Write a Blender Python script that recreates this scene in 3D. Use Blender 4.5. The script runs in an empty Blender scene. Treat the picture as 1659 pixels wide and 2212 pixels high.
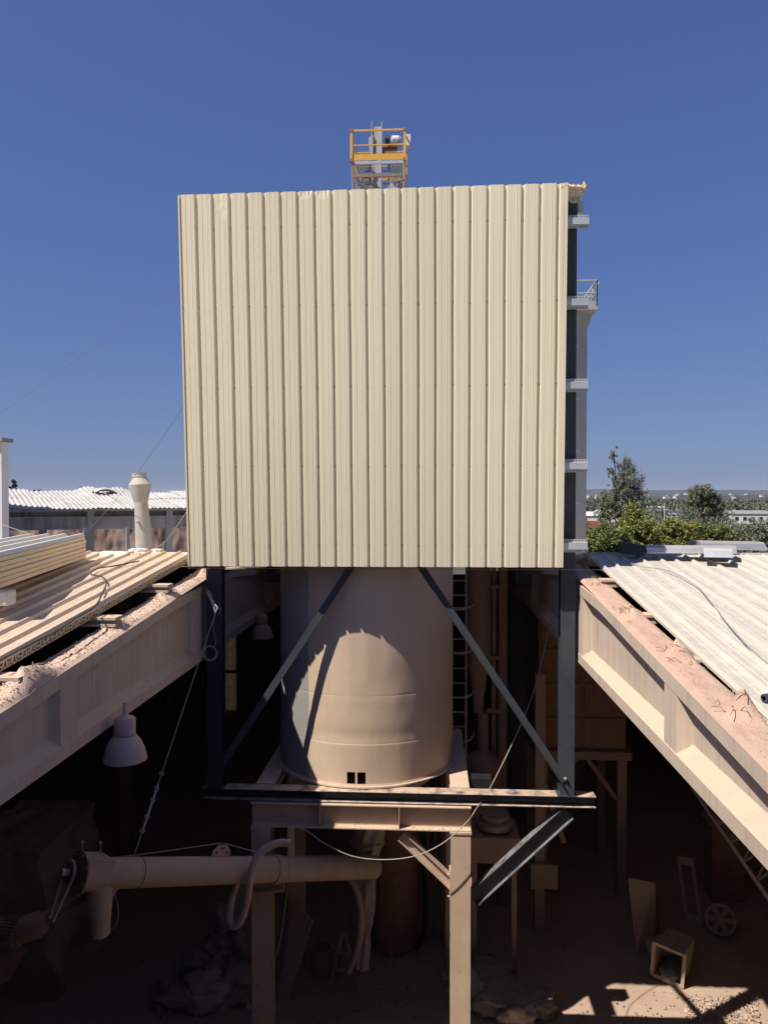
import bpy, math, random
from mathutils import Vector, Matrix, noise
R = math.radians
SC = bpy.context.scene
COL = SC.collection
random.seed(7)

# ------------------------------------------------------------------ camera
CAM = Vector((0, 0, 9.05)); YAW = R(3.31); PITCH = R(1.07); F = 1660.0
cd = bpy.data.cameras.new('camera'); cam = bpy.data.objects.new('camera', cd); COL.objects.link(cam)
cam.location = CAM; cam.rotation_euler = (R(90) - PITCH, 0, YAW)
cd.sensor_fit = 'HORIZONTAL'; cd.sensor_width = 36.0; cd.lens = 36.0 * F / 1659.0
cd.clip_start = 0.1; cd.clip_end = 20000
SC.camera = cam

# ------------------------------------------------------------------ light
SUN_AZ, SUN_EL = 55.0, 55.0           # azimuth to the left of straight behind the camera
sx, sy = -math.sin(R(SUN_AZ)), -math.cos(R(SUN_AZ))
sun_vec = Vector((sx * math.cos(R(SUN_EL)), sy * math.cos(R(SUN_EL)), math.sin(R(SUN_EL))))
sd = bpy.data.lights.new('sun', 'SUN'); sun = bpy.data.objects.new('sun', sd); COL.objects.link(sun)
sun.rotation_euler = sun_vec.to_track_quat('Z', 'Y').to_euler()
sun.location = (-20, -20, 40)
sd.energy = 4.85; sd.angle = R(0.53); sd.color = (1.0, 0.93, 0.84)
W = bpy.data.worlds.new('World'); SC.world = W; W.use_nodes = True
nt = W.node_tree
sky = nt.nodes.new('ShaderNodeTexSky'); sky.sky_type = 'NISHITA'; sky.sun_disc = False
sky.sun_elevation = R(SUN_EL); sky.sun_rotation = math.atan2(sx, sy)
sky.altitude = 60; sky.air_density = 1.0; sky.dust_density = 1.0; sky.ozone_density = 8.0
bg = nt.nodes['Background']; bg.inputs[1].default_value = 0.05
# even colour grade of the whole sky dome (the phone's deep, hazy blue)
sepc = nt.nodes.new('ShaderNodeSeparateColor'); comc = nt.nodes.new('ShaderNodeCombineColor'); nt.links.new(sky.outputs[0], sepc.inputs[0])
for i, (a_, g_) in enumerate(((1.12, 0.71), (1.29, 0.70), (2.52, 0.545))):
    pw = nt.nodes.new('ShaderNodeMath'); pw.operation = 'POWER'; pw.inputs[1].default_value = g_
    ml = nt.nodes.new('ShaderNodeMath'); ml.operation = 'MULTIPLY'; ml.inputs[1].default_value = a_
    nt.links.new(sepc.outputs[i], pw.inputs[0]); nt.links.new(pw.outputs[0], ml.inputs[0]); nt.links.new(ml.outputs[0], comc.inputs[i])
nt.links.new(comc.outputs[0], bg.inputs[0])
SC.cycles.max_bounces = 14; SC.cycles.diffuse_bounces = 8
SC.view_settings.view_transform = 'Standard'; SC.view_settings.look = 'None'
SC.view_settings.exposure = 0.55; SC.view_settings.gamma = 1.0; SC.view_settings.use_curve_mapping = False

# ------------------------------------------------------------------ helpers
_r = Vector((math.cos(YAW), math.sin(YAW), 0))
_f = Vector((-math.sin(YAW) * math.cos(PITCH), math.cos(YAW) * math.cos(PITCH), -math.sin(PITCH)))
_u = _r.cross(_f)
def ray(px, py): return _f + _r * ((px - 829.5) / F) + _u * ((1106 - py) / F)
def PY(px, py, y): d = ray(px, py); return CAM + d * ((y - CAM.y) / d.y)
def PX(px, py, x): d = ray(px, py); return CAM + d * ((x - CAM.x) / d.x)
def PZ(px, py, z): d = ray(px, py); return CAM + d * ((z - CAM.z) / d.z)
def PD(px, py, k): return CAM + ray(px, py) * k

ORG = {}
def thing(name, label, cat, loc=(0, 0, 0), group=None):
    o = bpy.data.objects.new(name, None); COL.objects.link(o); o.location = loc
    o.empty_display_size = 0.2
    o['label'] = label; o['category'] = cat
    if group: o['group'] = group
    ORG[o] = Vector(loc); return o
def tag(o, label, cat, group=None):
    o['label'] = label; o['category'] = cat
    if group: o['group'] = group
    return o

class MB:
    def __init__(s): s.v = []; s.f = []
    def add(s, vs, fs):
        n = len(s.v); s.v += [Vector(p) for p in vs]; s.f += [tuple(i + n for i in f) for f in fs]; return s
    def box(s, a, b):
        (x0, y0, z0), (x1, y1, z1) = a, b
        return s.add([(x0,y0,z0),(x1,y0,z0),(x1,y1,z0),(x0,y1,z0),(x0,y0,z1),(x1,y0,z1),(x1,y1,z1),(x0,y1,z1)],
                     [(0,3,2,1),(4,5,6,7),(0,1,5,4),(1,2,6,5),(2,3,7,6),(3,0,4,7)])
    def rbox(s, c, size, M):
        hx, hy, hz = [q / 2 for q in size]; c = Vector(c)
        vs = [c + M @ Vector(p) for p in [(-hx,-hy,-hz),(hx,-hy,-hz),(hx,hy,-hz),(-hx,hy,-hz),(-hx,-hy,hz),(hx,-hy,hz),(hx,hy,hz),(-hx,hy,hz)]]
        return s.add(vs, [(0,3,2,1),(4,5,6,7),(0,1,5,4),(1,2,6,5),(2,3,7,6),(3,0,4,7)])
    def extr(s, prof, p0, p1, up=(0, 0, 1), caps=True):
        """profile (side, up) swept straight from p0 to p1"""
        p0, p1 = Vector(p0), Vector(p1); t = (p1 - p0).normalized(); up = Vector(up)
        up = (up - t * up.dot(t)).normalized(); sd_ = t.cross(up)
        n = len(prof); vs = []
        for p in (p0, p1):
            for a, b in prof: vs.append(p + sd_ * a + up * b)
        fs = [(i, (i + 1) % n, n + (i + 1) % n, n + i) for i in range(n)]
        if caps: fs += [tuple(range(n - 1, -1, -1)), tuple(range(n, 2 * n))]
        return s.add(vs, fs)
    def ibeam(s, p0, p1, h, w, tf, tw, up=(0, 0, 1)):
        hh, ww = h / 2, w / 2; t = tw / 2
        pr = [(-ww,-hh),(ww,-hh),(ww,-hh+tf),(t,-hh+tf),(t,hh-tf),(ww,hh-tf),(ww,hh),(-ww,hh),(-ww,hh-tf),(-t,hh-tf),(-t,-hh+tf),(-ww,-hh+tf)]
        return s.extr(pr, p0, p1, up)
    def angle(s, p0, p1, a, t, up=(0, 0, 1)):
        return s.extr([(0,0),(a,0),(a,t),(t,t),(t,a),(0,a)], p0, p1, up)
    def chan(s, p0, p1, h, w, t, up=(0, 0, 1)):
        hh = h / 2
        return s.extr([(0,-hh),(w,-hh),(w,-hh+t),(t,-hh+t),(t,hh-t),(w,hh-t),(w,hh),(0,hh)], p0, p1, up)
    def tube(s, pts, r, n=8, closed=False, caps=True):
        pts = [Vector(p) for p in pts]; m = len(pts)
        rs = r if isinstance(r, (list, tuple)) else [r] * m
        t0 = (pts[1] - pts[0]).normalized()
        ref = Vector((0, 0, 1)) if abs(t0.z) < 0.9 else Vector((1, 0, 0))
        nrm = (ref - t0 * ref.dot(t0)).normalized(); vs = []; fs = []
        for i, p in enumerate(pts):
            if closed: t = (pts[(i + 1) % m] - pts[i - 1]).normalized()
            else: t = (pts[min(i + 1, m - 1)] - pts[max(i - 1, 0)]).normalized()
            nrm = (nrm - t * nrm.dot(t)).normalized(); b = t.cross(nrm)
            for k in range(n):
                a = 2 * math.pi * k / n; vs.append(p + (nrm * math.cos(a) + b * math.sin(a)) * rs[i])
        for i in range(m if closed else m - 1):
            j = (i + 1) % m
            for k in range(n): fs.append((i*n+k, i*n+(k+1)%n, j*n+(k+1)%n, j*n+k))
        if caps and not closed: fs += [tuple(range(n - 1, -1, -1)), tuple(range((m-1)*n, m*n))]
        return s.add(vs, fs)
    def lathe(s, prof, c=(0, 0, 0), n=32, axis=(0, 0, 1), ref=None, skip=None, caps=True):
        """profile (r, h) along axis"""
        ax = Vector(axis).normalized(); c = Vector(c)
        rf = Vector(ref) if ref else (Vector((1, 0, 0)) if abs(ax.x) < 0.9 else Vector((0, 1, 0)))
        e1 = (rf - ax * rf.dot(ax)).normalized(); e2 = ax.cross(e1); vs = []; fs = []
        for r_, h in prof:
            for k in range(n):
                a = 2 * math.pi * k / n
                vs.append(c + ax * h + (e1 * math.cos(a) + e2 * math.sin(a)) * r_)
        for i in range(len(prof) - 1):
            for k in range(n):
                if skip and skip(i, k): continue
                fs.append((i*n+k, i*n+(k+1)%n, (i+1)*n+(k+1)%n, (i+1)*n+k))
        if caps: fs += [tuple(range(n - 1, -1, -1)), tuple(range((len(prof)-1)*n, len(prof)*n))]
        return s.add(vs, fs)
    def grid(s, fn, nu, nv):
        vs = [fn(i / nu, j / nv) for j in range(nv + 1) for i in range(nu + 1)]
        return s.add(vs, [(j*(nu+1)+i, j*(nu+1)+i+1, (j+1)*(nu+1)+i+1, (j+1)*(nu+1)+i) for j in range(nv) for i in range(nu)])
    def build(s, name, mat, parent=None, smooth=False, kind=None, sharp=35):
        me = bpy.data.meshes.new(name)
        o_ = ORG.get(parent, Vector((0, 0, 0)))
        me.from_pydata([tuple(p - o_) for p in s.v], [], s.f)
        me.materials.append(M[mat])
        if smooth:
            me.shade_smooth()
            try: me.set_sharp_from_angle(angle=R(sharp))
            except Exception: pass
        me.update()
        o = bpy.data.objects.new(name, me); COL.objects.link(o)
        if parent: o.parent = parent; ORG[o] = o_
        if kind: o['kind'] = kind
        return o
def single(mb, name, mat, label, cat, group=None, smooth=False):
    """a thing that is one mesh, its origin at its base"""
    c = sum(mb.v, Vector()) / len(mb.v); c.z = min(p.z for p in mb.v)
    mb.v = [p - c for p in mb.v]
    o = mb.build(name, mat, None, smooth); o.location = c
    return tag(o, label, cat, group)
def bez(p0, p1, p2, p3, n=24):
    p0, p1, p2, p3 = map(Vector, (p0, p1, p2, p3)); out = []
    for i in range(n + 1):
        t = i / n; u = 1 - t
        out.append(p0*u**3 + p1*3*u*u*t + p2*3*u*t*t + p3*t**3)
    return out
def spline(pts, n=8):
    pts = [Vector(p) for p in pts]; q = [pts[0]*2 - pts[1]] + pts + [pts[-1]*2 - pts[-2]]; out = []
    for i in range(1, len(q) - 2):
        a, b, c, d = q[i-1], q[i], q[i+1], q[i+2]
        for k in range(n):
            t = k / n
            out.append(0.5*((2*b) + (c-a)*t + (2*a-5*b+4*c-d)*t*t + (-a+3*b-3*c+d)*t**3))
    out.append(pts[-1]); return out
def wob(p, sc, seed=0): return noise.noise(Vector((p[0]*sc + seed*7.3, p[1]*sc - seed*3.1, p[2]*sc + seed)))

# ------------------------------------------------------------------ materials
M = {}
def mk(name, col, col2=None, scale=3.0, rough=0.6, metal=0.0, bump=0.0, bscale=40.0, streak=None, dust=None,
       speck=None, stretch=(1, 1, 1), island=0.0, spec=0.5, dust_pow=(0.35, 0.9)):
    m = bpy.data.materials.new(name); m.use_nodes = True; n = m.node_tree.nodes; L = m.node_tree.links
    b = n['Principled BSDF']; b.inputs['Roughness'].default_value = rough; b.inputs['Metallic'].default_value = metal
    b.inputs['Specular IOR Level'].default_value = spec
    tc = n.new('ShaderNodeTexCoord'); mp = n.new('ShaderNodeMapping'); mp.inputs['Scale'].default_value = stretch
    L.new(tc.outputs['Object'], mp.inputs[0]); v = mp.outputs[0]
    def rgb(c): return (c[0], c[1], c[2], 1)
    def noise_(sc, det=6, rg=0.55, vec=None):
        q = n.new('ShaderNodeTexNoise'); q.inputs['Scale'].default_value = sc; q.inputs['Detail'].default_value = det
        q.inputs['Roughness'].default_value = rg; L.new(vec or v, q.inputs['Vector']); return q.outputs['Fac']
    def ramp(src, a, b_):
        q = n.new('ShaderNodeMapRange'); q.inputs[1].default_value = a; q.inputs[2].default_value = b_
        L.new(src, q.inputs[0]); return q.outputs[0]
    def mix(fac, a, b_):
        q = n.new('ShaderNodeMix'); q.data_type = 'RGBA'
        if hasattr(fac, 'is_linked') or not isinstance(fac, float): L.new(fac, q.inputs[0])
        else: q.inputs[0].default_value = fac
        for s_, val in ((6, a), (7, b_)):
            if isinstance(val, tuple): q.inputs[s_].default_value = val
            else: L.new(val, q.inputs[s_])
        return q.outputs[2]
    c = mix(ramp(noise_(scale), 0.3, 0.7), rgb(col), rgb(col2 or tuple(k*0.75 for k in col)))
    if streak:
        sc, amt, scol = streak
        mp2 = n.new('ShaderNodeMapping'); mp2.inputs['Scale'].default_value = (sc, sc, sc * 0.04)
        L.new(tc.outputs['Object'], mp2.inputs[0])
        f = ramp(noise_(1.0, 4, 0.6, mp2.outputs[0]), 0.48, 0.75)
        mm = n.new('ShaderNodeMath'); mm.operation = 'MULTIPLY'; mm.inputs[1].default_value = amt; L.new(f, mm.inputs[0])
        c = mix(mm.outputs[0], c, rgb(scol))
    if speck:
        sc, lo, scol, amt = speck
        f = ramp(noise_(sc, 3, 0.6), lo, lo + 0.08)
        mm = n.new('ShaderNodeMath'); mm.operation = 'MULTIPLY'; mm.inputs[1].default_value = amt; L.new(f, mm.inputs[0])
        c = mix(mm.outputs[0], c, rgb(scol))
    if dust:
        g = n.new('ShaderNodeNewGeometry'); sp = n.new('ShaderNodeSeparateXYZ'); L.new(g.outputs['Normal'], sp.inputs[0])
        f = ramp(sp.outputs[2], *dust_pow); nf = ramp(noise_(6.0, 5), 0.25, 0.55)
        mm = n.new('ShaderNodeMath'); mm.operation = 'MULTIPLY'; L.new(f, mm.inputs[0]); L.new(nf, mm.inputs[1])
        c = mix(mm.outputs[0], c, rgb(dust))
    if island:
        g = n.new('ShaderNodeNewGeometry'); hs = n.new('ShaderNodeHueSaturation')
        mr = n.new('ShaderNodeMapRange'); mr.inputs[3].default_value = 1 - island; mr.inputs[4].default_value = 1 + island
        L.new(g.outputs['Random Per Island'], mr.inputs[0]); L.new(mr.outputs[0], hs.inputs['Value']); L.new(c, hs.inputs['Color']); c = hs.outputs[0]
    if name in ('cream', 'white_roof', 'cream_roof', 'cream_edge', 'shed_roof'):
        oi = n.new('ShaderNodeObjectInfo'); hs2 = n.new('ShaderNodeHueSaturation'); mr2 = n.new('ShaderNodeMapRange')
        mr2.inputs[3].default_value = 0.955; mr2.inputs[4].default_value = 1.03
        L.new(oi.outputs['Random'], mr2.inputs[0]); L.new(mr2.outputs[0], hs2.inputs['Value']); L.new(c, hs2.inputs['Color']); c = hs2.outputs[0]
    L.new(c, b.inputs['Base Color'])
    if bump:
        bp = n.new('ShaderNodeBump'); bp.inputs['Strength'].default_value = bump; bp.inputs['Distance'].default_value = 0.02
        L.new(noise_(bscale, 6, 0.6), bp.inputs['Height']); L.new(bp.outputs[0], b.inputs['Normal'])
    M[name] = m; return m
DUST = (0.46, 0.33, 0.25)
mk('cream', (0.65, 0.58, 0.42), (0.63, 0.56, 0.405), 0.8, 0.45, streak=(2.2, 0.10, (0.54, 0.46, 0.34)), speck=(38, 0.80, (0.22, 0.18, 0.12), 0.7))
mk('cream_roof', (0.62, 0.51, 0.37), (0.56, 0.45, 0.325), 2.2, 0.6, bump=0.12, bscale=60, dust=(0.475, 0.37, 0.28), dust_pow=(0.94, 0.992), speck=(15, 0.66, (0.60, 0.51, 0.40), 0.5))
mk('white_roof', (0.555, 0.52, 0.445), (0.52, 0.475, 0.40), 2.5, 0.5, bump=0.12, bscale=50, dust=(0.445, 0.40, 0.335), dust_pow=(0.94, 0.992), speck=(24, 0.63, (0.28, 0.22, 0.165), 0.6))
mk('cream_edge', (0.70, 0.57, 0.39), (0.64, 0.51, 0.34), 2, 0.5)
mk('pale_panel', (0.64, 0.62, 0.57), (0.57, 0.55, 0.51), 3, 0.45)
mk('orange_foam', (0.62, 0.34, 0.10), (0.64, 0.53, 0.36), 22, 0.9, bump=0.8, bscale=60)
mk('navy', (0.016, 0.021, 0.033), (0.022, 0.028, 0.04), 3, 0.42, dust=(0.50, 0.37, 0.28), speck=(9, 0.7, (0.10, 0.10, 0.10), 0.35))
mk('strut', (0.030, 0.035, 0.040), (0.04, 0.045, 0.05), 3, 0.45, dust=(0.26, 0.25, 0.235), speck=(12, 0.66, (0.12, 0.12, 0.12), 0.4))
mk('grey_steel', (0.06, 0.068, 0.076), (0.045, 0.051, 0.058), 4, 0.5, speck=(14, 0.66, (0.17, 0.16, 0.15), 0.45), streak=(16, 0.35, (0.03, 0.033, 0.038)), spec=0.25)
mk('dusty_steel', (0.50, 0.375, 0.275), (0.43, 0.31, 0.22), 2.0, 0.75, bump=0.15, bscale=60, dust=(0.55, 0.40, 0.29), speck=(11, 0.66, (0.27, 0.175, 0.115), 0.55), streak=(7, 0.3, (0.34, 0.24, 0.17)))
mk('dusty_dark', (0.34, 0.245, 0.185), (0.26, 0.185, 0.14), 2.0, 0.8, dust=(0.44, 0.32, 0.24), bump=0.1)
mk('rust', (0.30, 0.165, 0.105), (0.21, 0.115, 0.075), 5, 0.85, dust=(0.40, 0.28, 0.21), bump=0.2)
mk('silo', (0.56, 0.425, 0.305), (0.51, 0.38, 0.265), 1.6, 0.62, bump=0.06, bscale=22, streak=(5, 0.35, (0.44, 0.305, 0.205)), speck=(45, 0.76, (0.2, 0.13, 0.09), 0.5), dust=DUST)
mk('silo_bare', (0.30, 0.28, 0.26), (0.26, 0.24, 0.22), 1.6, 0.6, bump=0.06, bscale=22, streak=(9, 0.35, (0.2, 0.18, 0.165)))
mk('silo_grey', (0.36, 0.36, 0.34), (0.29, 0.285, 0.27), 0.8, 0.6, streak=(4, 0.4, (0.25, 0.22, 0.2)))
mk('concrete', (0.50, 0.40, 0.315), (0.435, 0.345, 0.265), 1.3, 0.9, bump=0.12, bscale=55, streak=(15, 0.65, (0.31, 0.235, 0.175)), dust=(0.53, 0.385, 0.275), dust_pow=(0.25, 0.6), speck=(3.2, 0.62, (0.39, 0.325, 0.27), 0.5))
mk('dust_top', (0.56, 0.42, 0.325), (0.49, 0.35, 0.26), 5, 0.95, bump=0.5, bscale=70, speck=(22, 0.62, (0.38, 0.26, 0.18), 0.6))
mk('dust_red', (0.50, 0.345, 0.255), (0.43, 0.285, 0.205), 5, 0.95, bump=0.7, bscale=70, speck=(55, 0.60, (0.33, 0.205, 0.14), 0.6))
mk('twig', (0.24, 0.17, 0.12), (0.3, 0.2, 0.15), 9, 0.9)
mk('galv', (0.50, 0.52, 0.53), (0.40, 0.42, 0.43), 5, 0.42, metal=0.35, dust=(0.5, 0.42, 0.35))
mk('yellow', (0.66, 0.355, 0.045), (0.56, 0.285, 0.04), 4, 0.5, speck=(30, 0.66, (0.3, 0.15, 0.05), 0.6))
mk('rust_rail', (0.33, 0.225, 0.14), (0.26, 0.17, 0.11), 8, 0.7)
mk('grey_brown', (0.24, 0.20, 0.165), (0.17, 0.135, 0.11), 6, 0.8)
mk('machine_grey', (0.40, 0.41, 0.42), (0.33, 0.34, 0.34), 3, 0.5, streak=(9, 0.4, (0.25, 0.19, 0.15)))
mk('motor_white', (0.62, 0.63, 0.62), (0.5, 0.5, 0.49), 6, 0.5)
mk('black', (0.012, 0.012, 0.013), (0.02, 0.02, 0.02), 5, 0.5)
mk('black_ink', (0.05, 0.045, 0.04), (0.08, 0.07, 0.06), 26, 0.8)
mk('wire', (0.34, 0.30, 0.26), (0.26, 0.22, 0.2), 9, 0.6)
mk('wire_dark', (0.12, 0.105, 0.10), (0.15, 0.13, 0.12), 9, 0.6)
mk('screw', (0.30, 0.255, 0.18), (0.24, 0.2, 0.14), 9, 0.6)
mk('cable_black', (0.03, 0.027, 0.025), (0.05, 0.04, 0.035), 9, 0.6)
mk('lamp', (0.46, 0.36, 0.29), (0.40, 0.31, 0.25), 5, 0.5, dust=DUST)
mk('floor', (0.42, 0.30, 0.225), (0.33, 0.235, 0.175), 0.9, 0.95, bump=0.6, bscale=18, speck=(9, 0.6, (0.46, 0.34, 0.25), 0.6))
mk('gravel', (0.46, 0.34, 0.26), (0.36, 0.26, 0.2), 6, 0.95, island=0.25)
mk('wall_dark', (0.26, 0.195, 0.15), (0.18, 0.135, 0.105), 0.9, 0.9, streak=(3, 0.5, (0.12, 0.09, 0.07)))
mk('bag', (0.34, 0.28, 0.24), (0.24, 0.19, 0.16), 3, 0.85, bump=0.35, bscale=14)
mk('bag_pale', (0.48, 0.43, 0.39), (0.36, 0.31, 0.27), 3, 0.8, bump=0.35, bscale=14)
mk('white_paint', (0.70, 0.69, 0.67), (0.64, 0.62, 0.60), 1.0, 0.7, streak=(1.5, 0.2, (0.5, 0.48, 0.45)))
mk('foam_white', (0.66, 0.60, 0.55), (0.6, 0.53, 0.47), 6, 0.85, bump=0.1)
mk('shed_roof', (0.46, 0.45, 0.43), (0.36, 0.34, 0.32), 1.3, 0.9, bump=0.3, bscale=9, streak=(2, 0.35, (0.25, 0.23, 0.21)))
mk('old_concrete', (0.33, 0.325, 0.32), (0.25, 0.245, 0.24), 1.2, 0.92, bump=0.2, streak=(2.6, 0.85, (0.075, 0.07, 0.068)))
mk('earth_bank', (0.24, 0.165, 0.135), (0.15, 0.09, 0.07), 0.8, 0.95, bump=0.8, bscale=5, streak=(1.2, 0.4, (0.33, 0.27, 0.24)))
mk('flue', (0.40, 0.375, 0.34), (0.34, 0.315, 0.285), 5, 0.75, dust=(0.46, 0.42, 0.38), bump=0.2, bscale=30)
mk('leaf_yellow', (0.25, 0.245, 0.045), (0.14, 0.155, 0.03), 0.9, 0.55, island=0.45)
mk('leaf_green', (0.165, 0.185, 0.04), (0.09, 0.115, 0.028), 0.9, 0.55, island=0.45)
mk('leaf_euc', (0.21, 0.22, 0.135), (0.13, 0.145, 0.09), 0.6, 0.5, island=0.5)
mk('leaf_far', (0.075, 0.09, 0.045), (0.045, 0.06, 0.032), 0.03, 0.7, island=0.5)
mk('bark', (0.16, 0.125, 0.10), (0.10, 0.08, 0.065), 4, 0.9, bump=0.4)
mk('ground', (0.09, 0.085, 0.05), (0.04, 0.052, 0.025), 0.02, 0.95)
mk('hill', (0.018, 0.026, 0.022), (0.032, 0.036, 0.028), 0.004, 0.95, bump=0.5, bscale=0.02)
mk('roof_tile', (0.30, 0.15, 0.10), (0.24, 0.12, 0.08), 2, 0.85)
mk('red_band', (0.36, 0.10, 0.07), (0.32, 0.09, 0.06), 2, 0.7)
mk('grey_roof', (0.26, 0.26, 0.26), (0.2, 0.2, 0.2), 1, 0.8)
mk('tag_yellow', (0.62, 0.56, 0.03), (0.55, 0.48, 0.03), 8, 0.6)
mk('glass_dark', (0.02, 0.025, 0.03), (0.03, 0.035, 0.04), 1, 0.15)
# sheets that let light through: yellowed skylight strip, and leaves
def translucent(name, col, col2, fac, scale):
    m = mk(name, col, col2, scale, 0.7, streak=(6, 0.7, tuple(k*0.3 for k in col)))
    n = m.node_tree.nodes; L = m.node_tree.links
    b = n['Principled BSDF']; o = n['Material Output']
    t = n.new('ShaderNodeBsdfTranslucent'); s = n.new('ShaderNodeMixShader'); s.inputs[0].default_value = fac
    L.new(b.inputs['Base Color'].links[0].from_socket, t.inputs[0])
    L.new(b.outputs[0], s.inputs[1]); L.new(t.outputs[0], s.inputs[2]); L.new(s.outputs[0], o.inputs[0])
translucent('skylight', (0.75, 0.50, 0.20), (0.5, 0.3, 0.1), 0.7, 5)
for k in ('leaf_yellow', 'leaf_green', 'leaf_euc'):
    m = M[k]; n = m.node_tree.nodes; L = m.node_tree.links; b = n['Principled BSDF']
    t = n.new('ShaderNodeBsdfTranslucent'); s = n.new('ShaderNodeMixShader'); s.inputs[0].default_value = 0.35
    L.new(b.inputs['Base Color'].links[0].from_socket, t.inputs[0])
    L.new(b.outputs[0], s.inputs[1]); L.new(t.outputs[0], s.inputs[2]); L.new(s.outputs[0], n['Material Output'].inputs[0])

# ================================================================== SETTING
def ground_fn(u, v):
    x = -9000 + 18000*u; y = -3000 + 15000*v
    return Vector((x, y, -0.06))
g = MB().grid(ground_fn, 30, 30).build('ground', 'ground'); g['kind'] = 'structure'
def floor_fn(u, v):
    x = -13 + 25*u; y = -8 + 42*v
    return Vector((x, y, 0.05*wob((x, y, 0), 0.5) + 0.035*wob((x, y, 0), 1.7, 3)))
fl = MB().grid(floor_fn, 110, 180).build('floor', 'floor', None, True); fl['kind'] = 'structure'

# ---- far hills
def hill(px0, px1, dist, prof, seed, depth):
    mb = MB()
    def fn(u, v):
        px = px0 + (px1 - px0)*u
        k = dist + depth*v
        p = PD(px, 1075, k); s = math.sin(math.pi*min(1, v*1.0))
        h = prof(u)*(s**0.8)
        p.z = -1.0 + (h + 9 + 6*noise.noise(Vector((u*40, v*5, seed))) + 3*noise.noise(Vector((u*140, v*9, seed))))*s
        return p
    o = mb.grid(fn, 260, 14).build('hills', 'hill', None, True); o['kind'] = 'structure'
hill(-900, 2600, 1250, lambda u: 8 + 4*math.sin(u*9), 1, 2400)
hill(-900, 2600, 3600, lambda u: 62 + 12*math.sin(u*5 + 1) - 40*max(0, min(1, (.5-u)*6)), 5, 2500)
def hillz(p):
    dg_ = bpy.context.evaluated_depsgraph_get()
    ok, loc, *_ = SC.ray_cast(dg_, Vector((p.x, p.y, 300)), Vector((0, 0, -1)))
    return (loc.z - .4) if ok and loc.z < 80 else 0

# ---- factory shell
GS = 0.097                                  # roof slope
RYL, RYR = 12.3, 12.6                       # ridge lines
def topL(y): return 7.53 + 0.082*(min(y, 25.0 - y) - 8.5)
def topR(y): return 7.43 + 0.092*(min(y, 25.0 - y) - 6.93)
def baseL(y): return 7.508 + 0.097*(min(y, 2*RYL - y) - 6.58)
def baseR(y): return 7.335 + 0.114*(min(y, 2*RYR - y) - 6.0)
wl = thing('side_wall', 'dark dusty inner side wall below the left roof', 'wall', (-13, 13, 0))
def gable(x0, x1, base, ry):
    pr = [(-8, 0), (32, 0), (32, base(32) - .02), (ry, base(ry) - .02), (-8, base(-8) - .02)]; n = 5
    return MB().add([(x, y, z) for x in (x0, x1) for y, z in pr], [tuple(range(n)), tuple(range(2*n-1, n-1, -1))] + [(k, k+n, (k+1) % n + n, (k+1) % n) for k in range(n)])
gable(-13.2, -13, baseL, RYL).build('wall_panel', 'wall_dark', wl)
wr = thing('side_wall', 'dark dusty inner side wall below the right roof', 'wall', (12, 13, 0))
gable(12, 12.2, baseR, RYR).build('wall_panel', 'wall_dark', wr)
wf = thing('end_wall', 'unseen wall added behind the viewer to limit light in the hall', 'wall', (0, -8.1, 0))  # added out of view, keeps light from entering under the roofs
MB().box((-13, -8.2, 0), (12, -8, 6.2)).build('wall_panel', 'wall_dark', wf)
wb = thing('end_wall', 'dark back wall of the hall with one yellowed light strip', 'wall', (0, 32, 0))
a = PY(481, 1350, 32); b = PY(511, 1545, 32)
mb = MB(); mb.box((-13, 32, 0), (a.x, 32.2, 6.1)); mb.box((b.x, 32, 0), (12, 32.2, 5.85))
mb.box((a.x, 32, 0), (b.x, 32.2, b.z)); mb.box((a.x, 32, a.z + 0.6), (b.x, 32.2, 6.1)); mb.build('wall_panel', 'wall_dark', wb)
mb = MB()
mb.grid(lambda u, v: Vector((a.x + (b.x-a.x)*u, 32.1 + 0.03*math.sin(u*26), b.z + (a.z + 0.6 - b.z)*v)), 40, 1)
mb.build('light_strip', 'skylight', wb, True)['label'] = 'yellowed translucent strip let into the dark back wall'
mb = MB()
for zz in (a.z - 0.35, b.z + (a.z-b.z)*0.47): mb.box((a.x - 0.1, 31.85, zz), (b.x + 0.1, 31.97, zz + 0.12))
mb.build('rail', 'wall_dark', wb)

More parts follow.
